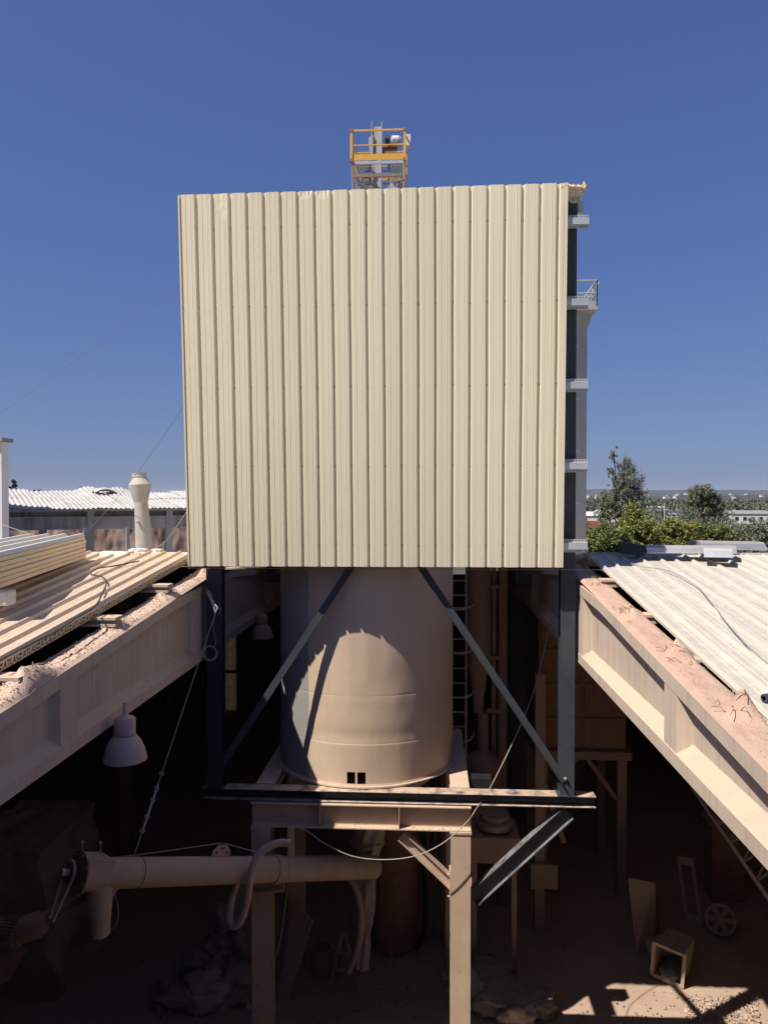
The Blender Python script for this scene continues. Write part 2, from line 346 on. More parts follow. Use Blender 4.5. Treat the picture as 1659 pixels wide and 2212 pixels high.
# ---- concrete girders
def girder(name, label, xin, sgn, top, dustmat, seed):
    """xin: edge of the flange towards the opening; sgn +1 when the girder body lies on +x of it"""
    t = thing(name, label, 'girder', (xin + sgn*0.15, 8, 6.6), 'concrete roof girders')
    zb = 6.58 if sgn < 0 else 6.63; w = 0.36; rc = 0.095 if sgn < 0 else 0.135
    ys = [-8, 0, 6, 10, 13.4, 18, 24.5]
    def X(a_): return xin + sgn*a_
    # top flange with haunch
    def sweep(prof, ys, mat, nm):
        mb = MB(); vs = []; n = len(prof(ys[0]))
        for y in ys: vs += [(X(p[0]), y, p[1]) for p in prof(y)]
        fs = [(i*n+k, i*n+(k+1) % n, (i+1)*n+(k+1) % n, (i+1)*n+k) for i in range(len(ys)-1) for k in range(n)]
        fs += [tuple(range(n)), tuple(range((len(ys)-1)*n, len(ys)*n))[::-1]]
        if sgn > 0: fs = [f[::-1] for f in fs]
        mb.add(vs, fs); return mb.build(nm, mat, t)
    sweep(lambda y: [(0, top(y)), (w, top(y)), (w, top(y)-0.135), (w-rc, top(y)-0.17), (rc, top(y)-0.17), (0, top(y)-0.135)], ys, 'concrete', 'top_flange')
    sweep(lambda y: [(rc, top(y)-0.17), (w-rc, top(y)-0.17), (w-rc, zb+0.24), (rc, zb+0.24)], ys, 'concrete', 'web')
    sweep(lambda y: [(0, zb+0.13), (rc, zb+0.24), (w-rc, zb+0.24), (w, zb+0.13), (w, zb), (0, zb)], ys, 'concrete', 'bottom_flange')
    for y0, y1 in ((-1.5, -1.1), (2.9, 3.3), (6.95, 7.3), (11.15, 12.3), (16.4, 16.8), (21.0, 21.4)):
        e = 0.07
        mb = MB(); lo, hi = 0.006, w - 0.006
        vs = [(X(a_), y, z) for (y, a_) in ((y0-e, rc+.001), (y0, lo), (y1, lo), (y1+e, rc+.001), (y1+e, w-rc-.001), (y1, hi), (y0, hi), (y0-e, w-rc-.001)) for z in (zb+0.12, top(y)-0.105)]
        fs = [(2*k, 2*((k+1) % 8), 2*((k+1) % 8)+1, 2*k+1) for k in range(8)]
        if sgn < 0: fs = [f[::-1] for f in fs]
        mb.add(vs, fs).build('stiffener', 'concrete', t)
    # dust lying on the top, heaped at every purlin
    mounds = MOUND
    def dz(a_, y):
        e = min(a_, w - a_)/w
        h = 0.028*min(1, e*7)*(1 + 0.7*wob((a_*3, y, seed), 2.0)) + 0.007*wob((a_, y, seed), 14)*min(1, e*6) + 0.005*wob((a_, y, seed), 34)*min(1, e*6)
        for (my, mh, mw, ma) in mounds:
            d2 = ((y-my)/mw)**2 + ((a_-ma)/(0.11))**2
            if d2 < 9: h += mh*math.exp(-d2)*(1 + 0.35*wob((a_, y, seed), 9))
        return max(h, 0.0015) if e > .02 else 0.0015
    mb = MB(); 
    mb.grid(lambda u, v: Vector((X(0.004 + (w-0.008)*u), 1 + 13*v, top(1 + 13*v) + dz((w)*u, 1 + 13*v))), 18, 760)
    if sgn < 0: mb.f = [f[::-1] for f in mb.f]
    mb.build('dust_layer', dustmat, t, True, 'stuff', 80)
    mb = MB(); rnd = random.Random(seed)
    for k in range(2600 if sgn < 0 else 1100):
        y = rnd.uniform(4, 13); a_ = rnd.uniform(0.04, w-0.03); s = rnd.choice([0.004, 0.005, 0.007, 0.012] if sgn < 0 else [.003, .004, .005, .006])*rnd.uniform(.7, 1.3)
        c = Vector((X(a_), y, top(y) + dz(a_, y) + s*0.3))
        Mx = Matrix.Rotation(rnd.uniform(0, 6), 3, 'Z') @ Matrix.Rotation(rnd.uniform(0, 6), 3, 'X')
        vs_ = [c + Mx @ (Vector(v)*s*rnd.uniform(.7, 1.4)) for v in ((1,0,0),(-1,0,0),(0,1,0),(0,-1,0),(0,0,.8),(0,0,-.8))]
        mb.add(vs_, [(0,2,4),(2,1,4),(1,3,4),(3,0,4),(2,0,5),(1,2,5),(3,1,5),(0,3,5)])
    mb.build('rubble', dustmat, t, False, 'stuff')
    # dry roots and twigs sticking out of the heaps
    mb = MB()
    for (my, mh, mw, ma) in mounds:
        for k in range(11):
            y = my + rnd.uniform(-.28, .22); a_ = ma + rnd.uniform(-.15, .05); p = Vector((X(a_), y, top(y) + dz(a_, y) + 0.003))
            d_ = Vector((rnd.uniform(-1, 1), rnd.uniform(-1, 1), 0)).normalized()*rnd.uniform(.05, .15)
            mb.tube([p, p + d_*0.5 + Vector((0, 0, rnd.uniform(.015, .045))), p + d_ + Vector((0, 0, rnd.uniform(-0.01, .02)))], 0.0035, 4)
    mb.build('twig', 'twig', t, False, 'stuff')
    return t
MOUND = [(12.35, .05, .3, .2), (10.25, .07, .22, .18), (8.62, .09, .16, .2), (6.6, .14, .32, .14), (4.5, .1, .2, .2)]
girder('concrete_girder', 'long grey brown concrete girder in shade beneath the left roof', -3.42, -1, topL, 'dust_top', 11)
MOUND = [(11.1, .05, .25, .2), (9.15, .09, .14, .2), (7.55, .17, .1, .22), (6.05, .16, .13, .22), (4.4, .1, .2, .2)]
girder('concrete_girder', 'sunlit concrete girder topped with reddish dust beneath the right roof', 2.20, 1, topR, 'dust_red', 23)

# ---- purlins whose ends show in the gap beside each roof edge
def purlin_roof(x0, x1, y, top, label, grp):
    z = (baseL(y) if x0 < 0 else baseR(y)) - .056
    mb = MB(); mb.ibeam((x0, y, z), (x1, y, z), 0.105, 0.22, 0.03, 0.09)
    single(mb, 'roof_purlin', 'concrete', label, 'purlin', grp)
for i, y in enumerate((4.55, 6.5, 8.55, 10.3, 12.3)):
    purlin_roof(-4.6, -3.52, y, topL, ['concrete purlin stub under left roof edge, cropped by the picture edge', 'concrete purlin stub under left roof edge beside the largest dust heap',
      'concrete purlin stub in the left roof gap, beside the heap with upright roots', 'concrete purlin stub in the left roof gap, second nearest the tower', 'concrete purlin stub in the left roof gap, nearest the tower'][i], 'purlin stubs of the left roof')
for i, y in enumerate((4.4, 6.0, 7.55, 9.15, 11.0)):
    purlin_roof(2.42, 3.4, y, topR, ['concrete purlin stub under right roof edge, cropped by the picture edge', 'concrete purlin stub beside the biggest red dust heap on the right girder',
      'concrete purlin stub beside the pointed dust cone on the right girder', 'concrete purlin stub beside the twiggy heap on the right girder', 'concrete purlin stub under right roof edge, nearest the tower'][i], 'purlin stubs of the right roof')

# ---- sandwich roof panels
TH = 0.088; RIB = 0.038
def roof_panel(x0, width, y0, y1, base, sgn, label, mat, ribs=4, TH=TH):
    """base(y) is the underside; x0 edge towards the opening, body extends by sgn*width"""
    t = thing('roof_panel', label, 'roof panel', (x0 + sgn*width/2, (y0+y1)/2, base((y0+y1)/2)), 'sandwich panels of the roof')
    top = [(0.0, TH)]
    p = width/ribs
    for k in range(ribs):
        c = k*p + (0.035 if k == 0 else 0.0)
        top += [(c - 0.028, TH), (c - 0.011, TH + RIB), (c + 0.011, TH + RIB), (c + 0.028, TH)]
        for g_ in (0.33, 0.66):
            q = k*p + p*g_
            top += [(q - 0.006, TH), (q, TH + 0.003), (q + 0.006, TH)]
    top = [q for i, q in enumerate(top) if i == 0 or q[0] > top[i-1][0] + 1e-5]
    top.append((width - 0.002, TH))
    ny = 24; vs = []; n = len(top)
    for j in range(ny + 1):
        y = y0 + (y1 - y0)*j/ny; b_ = base(y)
        for (a_, h) in top: vs.append((x0 + sgn*a_, y, b_ + h + 0.002*wob((x0 + a_*2, y, 0), 1.3)))
    fs = [(j*n+k, j*n+k+1, (j+1)*n+k+1, (j+1)*n+k) for j in range(ny) for k in range(n-1)]
    if sgn < 0: fs = [f[::-1] for f in fs]
    mb = MB().add(vs, fs)
    mb.build('top_sheet', mat, t)
    mb = MB(); e = 0.004
    def sl(xa, xb, h0, h1):
        vs = [(xa, y0, base(y0)+h0), (xb, y0, base(y0)+h0), (xb, y1, base(y1)+h0), (xa, y1, base(y1)+h0),
              (xa, y0, base(y0)+h1), (xb, y0, base(y0)+h1), (xb, y1, base(y1)+h1), (xa, y1, base(y1)+h1)]
        return vs, [(0,3,2,1),(4,5,6,7),(0,1,5,4),(1,2,6,5),(2,3,7,6),(3,0,4,7)]
    xs = sorted((x0 + sgn*e, x0 + sgn*(width - e)))
    mb.add(*sl(xs[0], xs[1], 0.0, TH - 0.006)); mb.build('core', 'cream_edge' if sgn < 0 else 'white_roof', t)
    return t
XL, XR = -3.78, 2.58
THR = 0.03
ordw = ['nearest the opening', 'second from the opening', 'third from the opening', 'fourth from the opening', 'fifth from the opening']
first_left = None
for i in range(5):
    t = roof_panel(XL - i*1.0, 1.0, -8, RYL - .03, baseL, -1, ('dusty cream roof panel with printed edge, left roof, ' if i == 0 else 'dusty cream ribbed roof panel of the left roof, ') + ordw[i], 'cream_roof')
    if i == 0: first_left = t
for i in range(4):
    roof_panel(XR + i*1.0, 1.0, -8, RYR - .03, baseR, 1, 'dirty off white ribbed roof panel of the right roof, ' + ordw[i], 'white_roof', 4, THR)
def slab(x0, x1, y0, y1, z0, z1, nm, label):
    mb = MB().add([(x0,y0,z0),(x1,y0,z0),(x1,y1,z1),(x0,y1,z1),(x0,y0,z0+.08),(x1,y0,z0+.08),(x1,y1,z1+.08),(x0,y1,z1+.08)],
                  [(0,3,2,1),(4,5,6,7),(0,1,5,4),(1,2,6,5),(2,3,7,6),(3,0,4,7)])
    return single(mb, nm, 'white_roof', label, 'roof')
slab(-13.2, -8.79, -8, RYL - .03, baseL(-8), baseL(RYL - .03), 'outer_shade_slab', 'unseen slab continuing the left roof, added for shade in the hall')  # both outer slabs are added out of view to shade the interior
slab(6.59, 12.2, -8, RYR - .03, baseR(-8), baseR(RYR - .03), 'outer_shade_slab', 'unseen slab continuing the right roof, added for shade in the hall')
slab(-13.2, -3.75, RYL + .03, 32.2, baseL(RYL + .03), baseL(32.2), 'rear_roof', 'rear slope of the left roof falling away behind its ridge')
slab(2.56, 12.2, RYR + .03, 32.2, baseR(RYR + .03), baseR(32.2), 'rear_roof', 'rear slope of the right roof falling away behind its ridge')
slab(-3.74, 2.55, 15.1, 32.2, baseL(15.1), baseL(32.2), 'rear_roof', 'roof strip between the two girders behind the silo')

mb = MB()
slab(-3.75, 2.55, -8, 2.3, baseL(-8), baseL(2.3), 'near_light_block', 'unseen roof strip under the viewer, added to cut sky light')  # added below the view to hold sky light out of the hall
for xa, xb, bf_, lab in ((-13.2, -3.79, baseL, 'low cream ridge flashing closing the top of the left roof'), (2.59, 12.2, baseR, 'low pale ridge flashing closing the top of the right roof')):
    ry_ = RYL if xa < 0 else RYR; z = bf_(ry_) + (TH if xa < 0 else THR) - .025
    mb = MB().extr([(-.16, .0), (0, .035), (.16, .0), (.16, -.05), (-.16, -.05)], (xa, ry_, z), (xb, ry_, z)); single(mb, 'ridge_flashing', 'white_roof', lab, 'flashing')
# lettering along the edge of the first left panel
def text_mesh(body, size):
    cu = bpy.data.curves.new('lettering', 'FONT'); cu.body = body; cu.size = size; cu.shear = 0.25; cu.offset = 0.0012; cu.extrude = 0.0
    cu.resolution_u = 3
    ob = bpy.data.objects.new('tmp', cu); COL.objects.link(ob)
    dg = bpy.context.evaluated_depsgraph_get()
    me = bpy.data.meshes.new_from_object(ob.evaluated_get(dg)); bpy.data.objects.remove(ob); bpy.data.curves.remove(cu)
    return me
tm = text_mesh('ATLAS', 0.088); tm.materials.clear(); tm.materials.append(M['black_ink'])
bars = bpy.data.meshes.new('bars')
bv = []; bf = []
for (x0, x1, z0, z1) in ((-0.060, -0.006, 0.040, 0.060), (-0.074, -0.020, 0.004, 0.023)):
    n0 = len(bv); bv += [(x0, z0, 0), (x1, z0, 0), (x1 + 0.006, z1, 0), (x0 + 0.006, z1, 0)]; bf.append((n0, n0+1, n0+2, n0+3))
bars.from_pydata(bv, [], bf); bars.materials.append(M['black_ink'])
y = 4.62; k = 0
while y < 12.0:
    for nm, me in (('printed_word', tm), ('printed_bars', bars)):
        o = bpy.data.objects.new(nm, me); COL.objects.link(o); o.parent = first_left
        mw = Matrix(((0, 0, 1, 0), (1, 0, 0, 0), (0, 1, 0, 0), (0, 0, 0, 1)))
        sl_ = Matrix(((1, 0, 0, 0), (0, 1, 0, 0), (0, GS, 1, 0), (0, 0, 0, 1)))
        p = Vector((XL - 0.0015, y, baseL(y) + 0.006)) - ORG[first_left]
        o.matrix_local = Matrix.Translation(p) @ (Matrix.Rotation(math.atan(GS), 4, 'X')) @ mw
    y += 0.332

# ================================================================== TOWER
TY = 11.10                                        # crest plane of the cladding
tw = thing('clad_tower', 'tall cream ribbed metal cladding on a dark steel frame before the silo', 'tower', (-0.8, 11.4, 4.47))
TLc, TRc, BLc, BRc = PY(387, 420, TY), PY(1219.5, 394, TY), PY(409, 1223, TY), PY(1209, 1226, TY)
def onpanel(s, t, d=0.0):
    p = (TLc*(1-s) + TRc*s)*t + (BLc*(1-s) + BRc*s)*(1-t)
    return Vector((p.x, TY + d, p.z))
NP = 22.33; DEP = 0.035
# one pitch, measured in fractions of it: (s, depth behind the crest)
PROF = [(0.0, DEP), (0.055, DEP), (0.13, 0.0), (0.36, 0.0), (0.385, 0.0045), (0.41, 0.0),
        (0.61, 0.0), (0.64, -0.003), (0.67, 0.0), (0.875, 0.0), (0.945, DEP)]
def cl_sheet(i0, i1, lab=None):
    cols = []
    k = i0
    while k < i1:
        for s_, d_ in PROF:
            if k + s_ <= min(i1 + 0.10, NP): cols.append(((k + s_)/NP, d_))
        k += 1
    cols = [c for c in cols if c[0] <= 1.0]
    e = min((i1 + 0.10), NP)/NP
    if e - cols[-1][0] > 1e-4: cols.append((e, DEP if i1 < NP else 0.0))
    rows = 44; vs = []; n = len(cols); off = 0.0016*((i0//4) % 2)
    for j in range(rows + 1):
        t_ = j/rows
        for (s_, d_) in cols:
            q = 0.004*noise.noise(Vector((s_*3, t_*3, 1.5))) + 0.0012*noise.noise(Vector((int(s_*NP)*1.7, t_*9, 4)))
            # creased dent near the top of the third rib
            dd = abs((s_*NP - 2.62) + (t_ - 0.955)*7)
            if t_ > 0.93 and dd < 0.5: q += 0.022*(1 - dd/0.5)*(t_ - 0.93)/0.07
            ex = 0.0
            if j == rows and int(s_*NP) in (7, 8) and d_ == 0.0 and .35 < (s_*NP) % 1 < .7: q += 0.012
            p = onpanel(s_, t_, d_ + q + off)
            p.x += 0.006*noise.noise(Vector((s_*7, t_*3, 8)))
            if j == rows: p.z += 0.008*noise.noise(Vector((int(s_*NP)*3.3, 2, 2)))
            vs.append(p)
    fs = [(j*n+k2, j*n+k2+1, (j+1)*n+k2+1, (j+1)*n+k2) for j in range(rows) for k2 in range(n-1)]
    o = MB().add(vs, fs).build('cladding_sheet', 'cream', tw)
    sm = o.modifiers.new('thickness', 'SOLIDIFY'); sm.thickness = 0.0012; sm.offset = 1
    return o
for i0 in range(0, 22, 4): cl_sheet(i0, min(i0 + 4, NP))
# folded end trim on both sides
MB().add([onpanel(0, 0, .0), onpanel(0, 1, 0.0), onpanel(0, 1, .07), onpanel(0, 0, .07), onpanel(-.004, 0, .0), onpanel(-.004, 1, 0.0), onpanel(-.004, 1, .07), onpanel(-.004, 0, .07)],
         [(0,1,2,3),(7,6,5,4),(0,4,5,1),(3,2,6,7),(1,5,6,2),(0,3,7,4)]).build('edge_trim', 'cream', tw)
MB().add([onpanel(1.0005, 0, -.004), onpanel(1.0005, 1, -.004), onpanel(1.0005, 1, .07), onpanel(1.0005, 0, .07), onpanel(1.009, 0, -.004), onpanel(1.009, 1, -.004), onpanel(1.009, 1, .07), onpanel(1.009, 0, .07)],
         [(3,2,1,0),(4,5,6,7),(1,5,4,0),(7,6,2,3),(2,6,5,1),(4,7,3,0)]).build('edge_trim', 'cream', tw)
mb = MB(); cols = []
for k in range(17):
    for s_, d_ in ((0.0, DEP), (0.12, DEP), (0.2, 0.0), (0.86, 0.0), (0.94, DEP)): cols.append((0.075 + (k + s_)*.25, d_))
n_ = len(cols); vs = []
for t_ in (0, 1): vs += [onpanel(-.003, t_) + Vector((d_ - .01, y_, 0)) for y_, d_ in cols]
mb.add(vs, [(k, n_+k, n_+k+1, k+1) for k in range(n_-1)]); mb.build('side_cladding', 'cream', tw)
PURL_PY = (478, 653, 832, 1006, 1179)
levels = [PY(1245, q, TY + 0.1).z for q in PURL_PY]
mb = MB()
zt, zb_ = onpanel(0.5, 1).z, onpanel(0.5, 0).z
for z in levels:
    for k in range(23):
        s_ = (k + 0.03)/NP
        if s_ > 0.995: continue
        t_ = (z - zb_)/(zt - zb_) + 0.006*math.sin(k*2.1)*0.3 - 0.0042*(s_-0.5)*0
        p = onpanel(s_, t_, DEP - 0.004)
        mb.lathe([(0.007, 0.005), (0.008, 0.0), (0.012, 0.0), (0.012, -0.004)], p, 8, (0, -1, 0))
mb.build('screw', 'screw', tw, False, 'stuff')
# base wire strung just under the cladding
# purlins (galvanised hat sections) sticking out on the right
xl_, xr_ = onpanel(0, .5).x + 0.05, PY(1270, 830, TY + 0.09).x
for z in levels:
    y0 = TY + 0.052
    pr = [(y0+0.16, -.098), (y0, -.098), (y0, -.062), (y0-.0, -.062)]
    prof = [(-.095, 0.05), (-.057, 0.05), (-.05, 0.0), (.045, 0.0), (.057, 0.05), (.095, 0.05), (.095, 0.055), (.06, 0.055), (.05, 0.17), (-.055, 0.17), (-.06, 0.055), (-.095, 0.055)]
    vs = []; n = len(prof)
    for x in (xl_, xr_): vs += [(x, y0 + d_, z + h) for h, d_ in prof]
    fs = [(k, (k+1) % n, n+(k+1) % n, n+k) for k in range(n)] + [tuple(range(n-1, -1, -1)), tuple(range(n, 2*n))]
    o = MB().add(vs, fs).build('purlin', 'galv', tw)
    mb = MB()
    for j in range(9):
        x = xr_ - 0.03 - j*0.045
        for h in ((-.083, -.068), (.066, .081)): mb.box((x, y0 + 0.0475, z + h[0]), (x + 0.014, y0 + 0.0495, z + h[1]))
    mb.build('slot', 'black', o, False, 'stuff')
# columns
CY0, CY1 = TY + 0.27, TY + 0.27 + 0.20
cyc = (CY0 + CY1)/2
xc1 = PY(1226, 1500, CY0).x; xc0 = PY(463, 1500, CY0).x
ZB = 4.645
zc_top = PY(1230, 438, CY0).z
MB().ibeam((xc0, cyc, ZB), (xc0, cyc, zc_top), 0.20, 0.235, 0.015, 0.012, (0, 1, 0)).build('column', 'navy', tw)
MB().ibeam((xc1, cyc, ZB), (xc1, cyc, zc_top), 0.20, 0.21, 0.015, 0.012, (0, 1, 0)).build('column', 'grey_steel', tw)
mb = MB()
for xq in (xc0, xc1): MB().box((xq - .14, CY0 - .02, ZB), (xq + .14, CY1 + .02, ZB + .015)).build('base_plate', 'grey_steel', tw)
# base beam
bx0, bx1 = PY(437, 1725, CY0).x, PY(1288, 1728, CY0).x
MB().ibeam((bx0, cyc + 0.02, 4.556), (bx1, cyc + 0.02, 4.556), 0.172, 0.24, 0.015, 0.010, (0, 0, 1)).build('base_beam', 'navy', tw)
# diagonal braces (angles)
def brace(pa, pb, y, nm='brace', mat='grey_steel', up=(0, 0, 1)):
    A, B = PY(pa[0], pa[1], y), PY(pb[0], pb[1], y)
    a_, t_ = .10, .012
    return MB().extr([(0, -a_/2), (a_, -a_/2), (a_, -a_/2+t_), (t_, -a_/2+t_), (t_, a_/2), (0, a_/2)], A, B, up).build(nm, mat, tw)
brace((788, 1180), (474, 1660), CY0 + .03, up=(-1, 0, .6)); brace((880, 1180), (1220, 1688), CY0 - .005, up=(1, 0, .6))
bolt = MB(); p = PY(1221, 1682, CY0 - .02)
bolt.lathe([(0.022, 0), (0.022, .02), (.012, .02), (.012, .04)], p, 6, (0, -1, 0)); bolt.build('bolt', 'galv', tw)
# strut under the right end of the base beam
A, B = PY(1226, 1754, cyc), PY(1018, 1944, cyc)
MB().ibeam(A, B, 0.23, 0.16, 0.014, 0.01, (0.6, 0, 0.7)).build('strut', 'strut', tw)
# tower roof: ribbed sandwich slab whose broken end shows orange foam
zr = PY(1240, 398, TY).z; rx1 = PY(1266, 398, TY).x; rx0 = TLc.x + 0.05; ry0, ry1 = TY - 0.02, 12.1
mb = MB(); mb.box((rx0, ry0 + .07, zr - .06), (rx1, ry1, zr)); 
ro = mb.build('roof_slab', 'pale_panel', tw)
mb = MB(); x = rx1 - 0.01
while x > rx0:
    mb.add([(x-.02, ry0+.068, zr-.0605), (x, ry0+.068, zr-.0605), (x-.006, ry0+.068, zr-.066), (x-.014, ry0+.068, zr-.066), (x-.02, ry1, zr-.0605), (x, ry1, zr-.0605), (x-.006, ry1, zr-.066), (x-.014, ry1, zr-.066)],
           [(0,1,2,3), (4,7,6,5), (0,3,7,4), (3,2,6,7), (2,1,5,6)]); x -= 0.085
mb.build('rib', 'pale_panel', ro, False, 'stuff')
mb = MB()
def foamfn(u, v):
    x = rx1 + .012 - .36*u; a_ = v*math.pi
    h = 0.035 + .03*noise.noise(Vector((u*11, 3, v*2))) + (0.045 if 0.05 < u < 0.15 else 0)
    return Vector((x, ry0 + .07 - .05*math.sin(a_)*(1 + .5*noise.noise(Vector((u*14, v*4, 1)))), zr - .03 - h*math.cos(a_)*1.0 + .01))
mb.grid(foamfn, 40, 8).build('broken_foam', 'orange_foam', ro, True)['label'] = 'broken orange foam edge of the tower roof slab'
mb = MB(); mb.box((xc1 + .12, CY0 + .02, zc_top - .13), (xc1 + .2, CY0 + .16, zc_top + .04)); mb.build('bracket', 'galv', tw)
for xc in (xc0, xc1): MB().ibeam((xc, CY1, zr - .16), (xc, 12.3, zr - .16), 0.18, 0.1, .01, .008).build('rafter', 'navy', tw)
# strip of board pinned behind the lower edge
MB().tube([onpanel(-.005, -.006, .03), PY(1310, 1231, 11.3)], 0.004, 5).build('base_wire', 'wire', tw)

# ================================================================== SILO AND STAND
SC_C = Vector((-1.04, 12.975, 0)); SR = 1.455
silo = thing('silo', 'wide dusty beige cylindrical silo standing behind the cladding', 'silo', (SC_C.x, SC_C.y, 4.72))
def siloR(z, ang):
    r = SR
    for zs in (5.30, 6.04): r -= 0.0022*math.exp(-((z-zs)/0.008)**2)*(0.6 + 0.4*math.sin(ang*5))
    r += 0.0018*math.exp(-((z-5.93)/0.07)**2)
    if 5.3 < z < 6.04: r -= 0.010*math.exp(-((z-5.42)/0.12)**2)*(0.6 + 0.4*math.sin(ang*3))
    r += 0.006*noise.noise(Vector((math.cos(ang)*2.5, math.sin(ang)*2.5, z*1.3)))
    r += 0.004*noise.noise(Vector((math.cos(ang)*7, math.sin(ang)*7, z*2.5)))
    return r
zo0, zo1 = 4.705, 4.885
zs = [4.665]
zs += [zo0]
q = zo0
zs += [zo1]
q = zo1
while q < 6.6: q += 0.035; zs.append(q)
for zz in (5.30, 6.04): zs += [zz - .012, zz - .005, zz, zz + .005, zz + .012]
while q < 13.2: q += 0.3; zs.append(q)
zs = sorted(set(round(z, 4) for z in zs)); NS = 288
iO = zs.index(round(zo0, 4))
def ang_of(px):
    x = PY(px, 1690, 11.62).x - SC_C.x; return -math.pi/2 + math.asin(x/SR)
def kidx(px): return int(round((ang_of(px) % (2*math.pi))/(2*math.pi)*NS))
holes = set(range(kidx(752.5), kidx(768))) | set(range(kidx(774), kidx(790)))
mb = MB(); vs = []; fs = []
for z in zs:
    for k in range(NS):
        a_ = 2*math.pi*k/NS; r_ = siloR(z, a_)
        vs.append((SC_C.x + r_*math.cos(a_), SC_C.y + r_*math.sin(a_), z))
for i in range(len(zs)-1):
    for k in range(NS):
        if i == iO and k in holes: continue
        fs.append((i*NS+k, i*NS+(k+1) % NS, (i+1)*NS+(k+1) % NS, (i+1)*NS+k))
mb.add(vs, fs); sh = mb.build('shell', 'silo', silo, True, None, 50)
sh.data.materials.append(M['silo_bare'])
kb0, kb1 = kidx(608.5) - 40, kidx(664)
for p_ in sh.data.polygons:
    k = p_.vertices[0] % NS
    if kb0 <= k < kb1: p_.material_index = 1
MB().lathe([(SR-.02, 13.2), (SR*.5, 13.7), (.25, 13.85), (.25, 14.0)], (SC_C.x, SC_C.y, 0), 48, skip=None).build('top_cone', 'silo', silo, True)
MB().lathe([(SR-.06, 4.655), (SR+.055, 4.655), (SR+.055, 4.678), (SR+.015, 4.684), (SR+.012, 4.70), (SR-.02, 4.70)], (SC_C.x, SC_C.y, 0), 96, caps=False).build('base_ring', 'silo', silo, True)
MB().lathe([(SR-.03, 4.65), (.35, 3.75), (.26, 3.55), (.26, 3.2), (.30, 3.2), (.30, 3.15), (.2, 3.1), (.2, 2.95)], (SC_C.x, SC_C.y, 0), 40).build('hopper_cone', 'dusty_steel', silo, True)
# crumpled sleeve tied under the hopper
def sleeve(u, v):
    a_ = 2*math.pi*u; r_ = 0.27 - .1*v + .03*math.sin(a_*7 + v*5) + .03*noise.noise(Vector((math.cos(a_)*2, math.sin(a_)*2, v*5)))
    return Vector((SC_C.x + .05 + r_*math.cos(a_), SC_C.y - .05 + r_*math.sin(a_), 3.62 - .62*v))
MB().grid(sleeve, 48, 14).build('sleeve', 'bag_pale', silo, True)['label'] = 'crumpled pale sleeve tied under the silo hopper'

st = thing('silo_stand', 'dusty beige steel stand on four legs carrying the silo', 'stand', (-1.0, 12.9, 0))
SX0, SX1 = PY(541, 1780, 11.3).x, PY(1018, 1780, 11.3).x
BY = 11.44
for y in (BY, 14.45): MB().ibeam((SX0, y, 4.285), (SX1, y, 4.285), 0.36, 0.26, 0.016, 0.012).build('cross_beam', 'dusty_steel', st)
for px in (690, 862):
    x = PY(px, 1770, BY-.13).x; MB().box((x-.006, BY-.128, 4.123), (x+.006, BY-.007, 4.447)).build('stiffener', 'dusty_steel', st)
lx0, lx1 = SX0 + .16, SX1 - .155
for x in (lx0, lx1):
    MB().ibeam((x, 11.62, 4.56), (x, 14.6, 4.56), 0.178, 0.29, 0.016, 0.012).build('side_beam', 'dusty_steel', st)
    for y in (BY, 14.45):
        MB().ibeam((x, y, 0.02), (x, y, 4.07), 0.27, 0.295, 0.017, 0.012, (0, 1, 0)).build('leg', 'dusty_steel', st)
        MB().box((x-.16, y-.15, 4.07), (x+.16, y+.15, 4.103)).build('cap_plate', 'dusty_steel', st)
        mb = MB(); mb.box((x-.22, y-.2, 0.0), (x+.22, y+.2, .045))
        for s_ in (-1, 1): mb.add([(x+s_*.15, y-.006, .046), (x+s_*.21, y-.006, .046), (x+s_*.15, y-.006, .45), (x+s_*.15, y+.006, .046), (x+s_*.21, y+.006, .046), (x+s_*.15, y+.006, .45)], [(0,1,2),(5,4,3),(0,3,4,1),(1,4,5,2),(2,5,3,0)])
        mb.build('foot', 'dusty_steel', st)
A, B = PY(868, 1805, BY), PY(980, 1912, BY)
MB().ibeam(A, B, 0.15, 0.15, 0.012, 0.01, (.7, 0, .7)).build('knee_brace', 'dusty_steel', st)
mb = MB(); p = PY(974, 1905, BY); mb.box((p.x-.022, BY-.1, p.z-.25), (p.x-.002, BY+.1, p.z+.2)); mb.build('gusset', 'dusty_steel', st); mb = MB()
p2 = PY(845, 1803, BY); mb.box((p2.x-.12, BY-.1, 4.088), (p2.x+.14, BY+.1, 4.104)); mb.build('gusset', 'dusty_steel', st)
for dz_ in (-.2, .13): MB().lathe([(.012, 0), (.012, .03)], (p.x-.05, BY-.05, p.z+dz_), 6, (1, 0, 0)).build('bolt', 'dusty_steel', st)
# small hanger post for the conveyor and its bracket
hp0, hp1 = PY(633.5, 1787, 11.24), PY(633.5, 1906, 11.22)
MB().angle(hp1, hp0, 0.085, .01, (0, 1, 0)).build('hanger', 'dusty_steel', st)
b0, b1 = PY(542, 1915, 11.24), PY(615, 1912, 11.24)
MB().chan(b0, b1, 0.12, 0.1, .01).build('bracket', 'dusty_steel', st)
mb = MB()
for x_ in range(5):
    p = PY(875 + x_*0, 1787, BY - .13)
rn = random.Random(4)
for k in range(140):
    x = rn.uniform(SX0 + .1, SX1 - .1); s = rn.uniform(.003, .008)
    mb.rbox((x, BY - rn.uniform(.03, .125), 4.125), (s*2, s*2, s*1.4), Matrix.Rotation(rn.uniform(0, 3), 3, 'Z'))
mb.build('crumbs', 'dust_top', st, False, 'stuff')

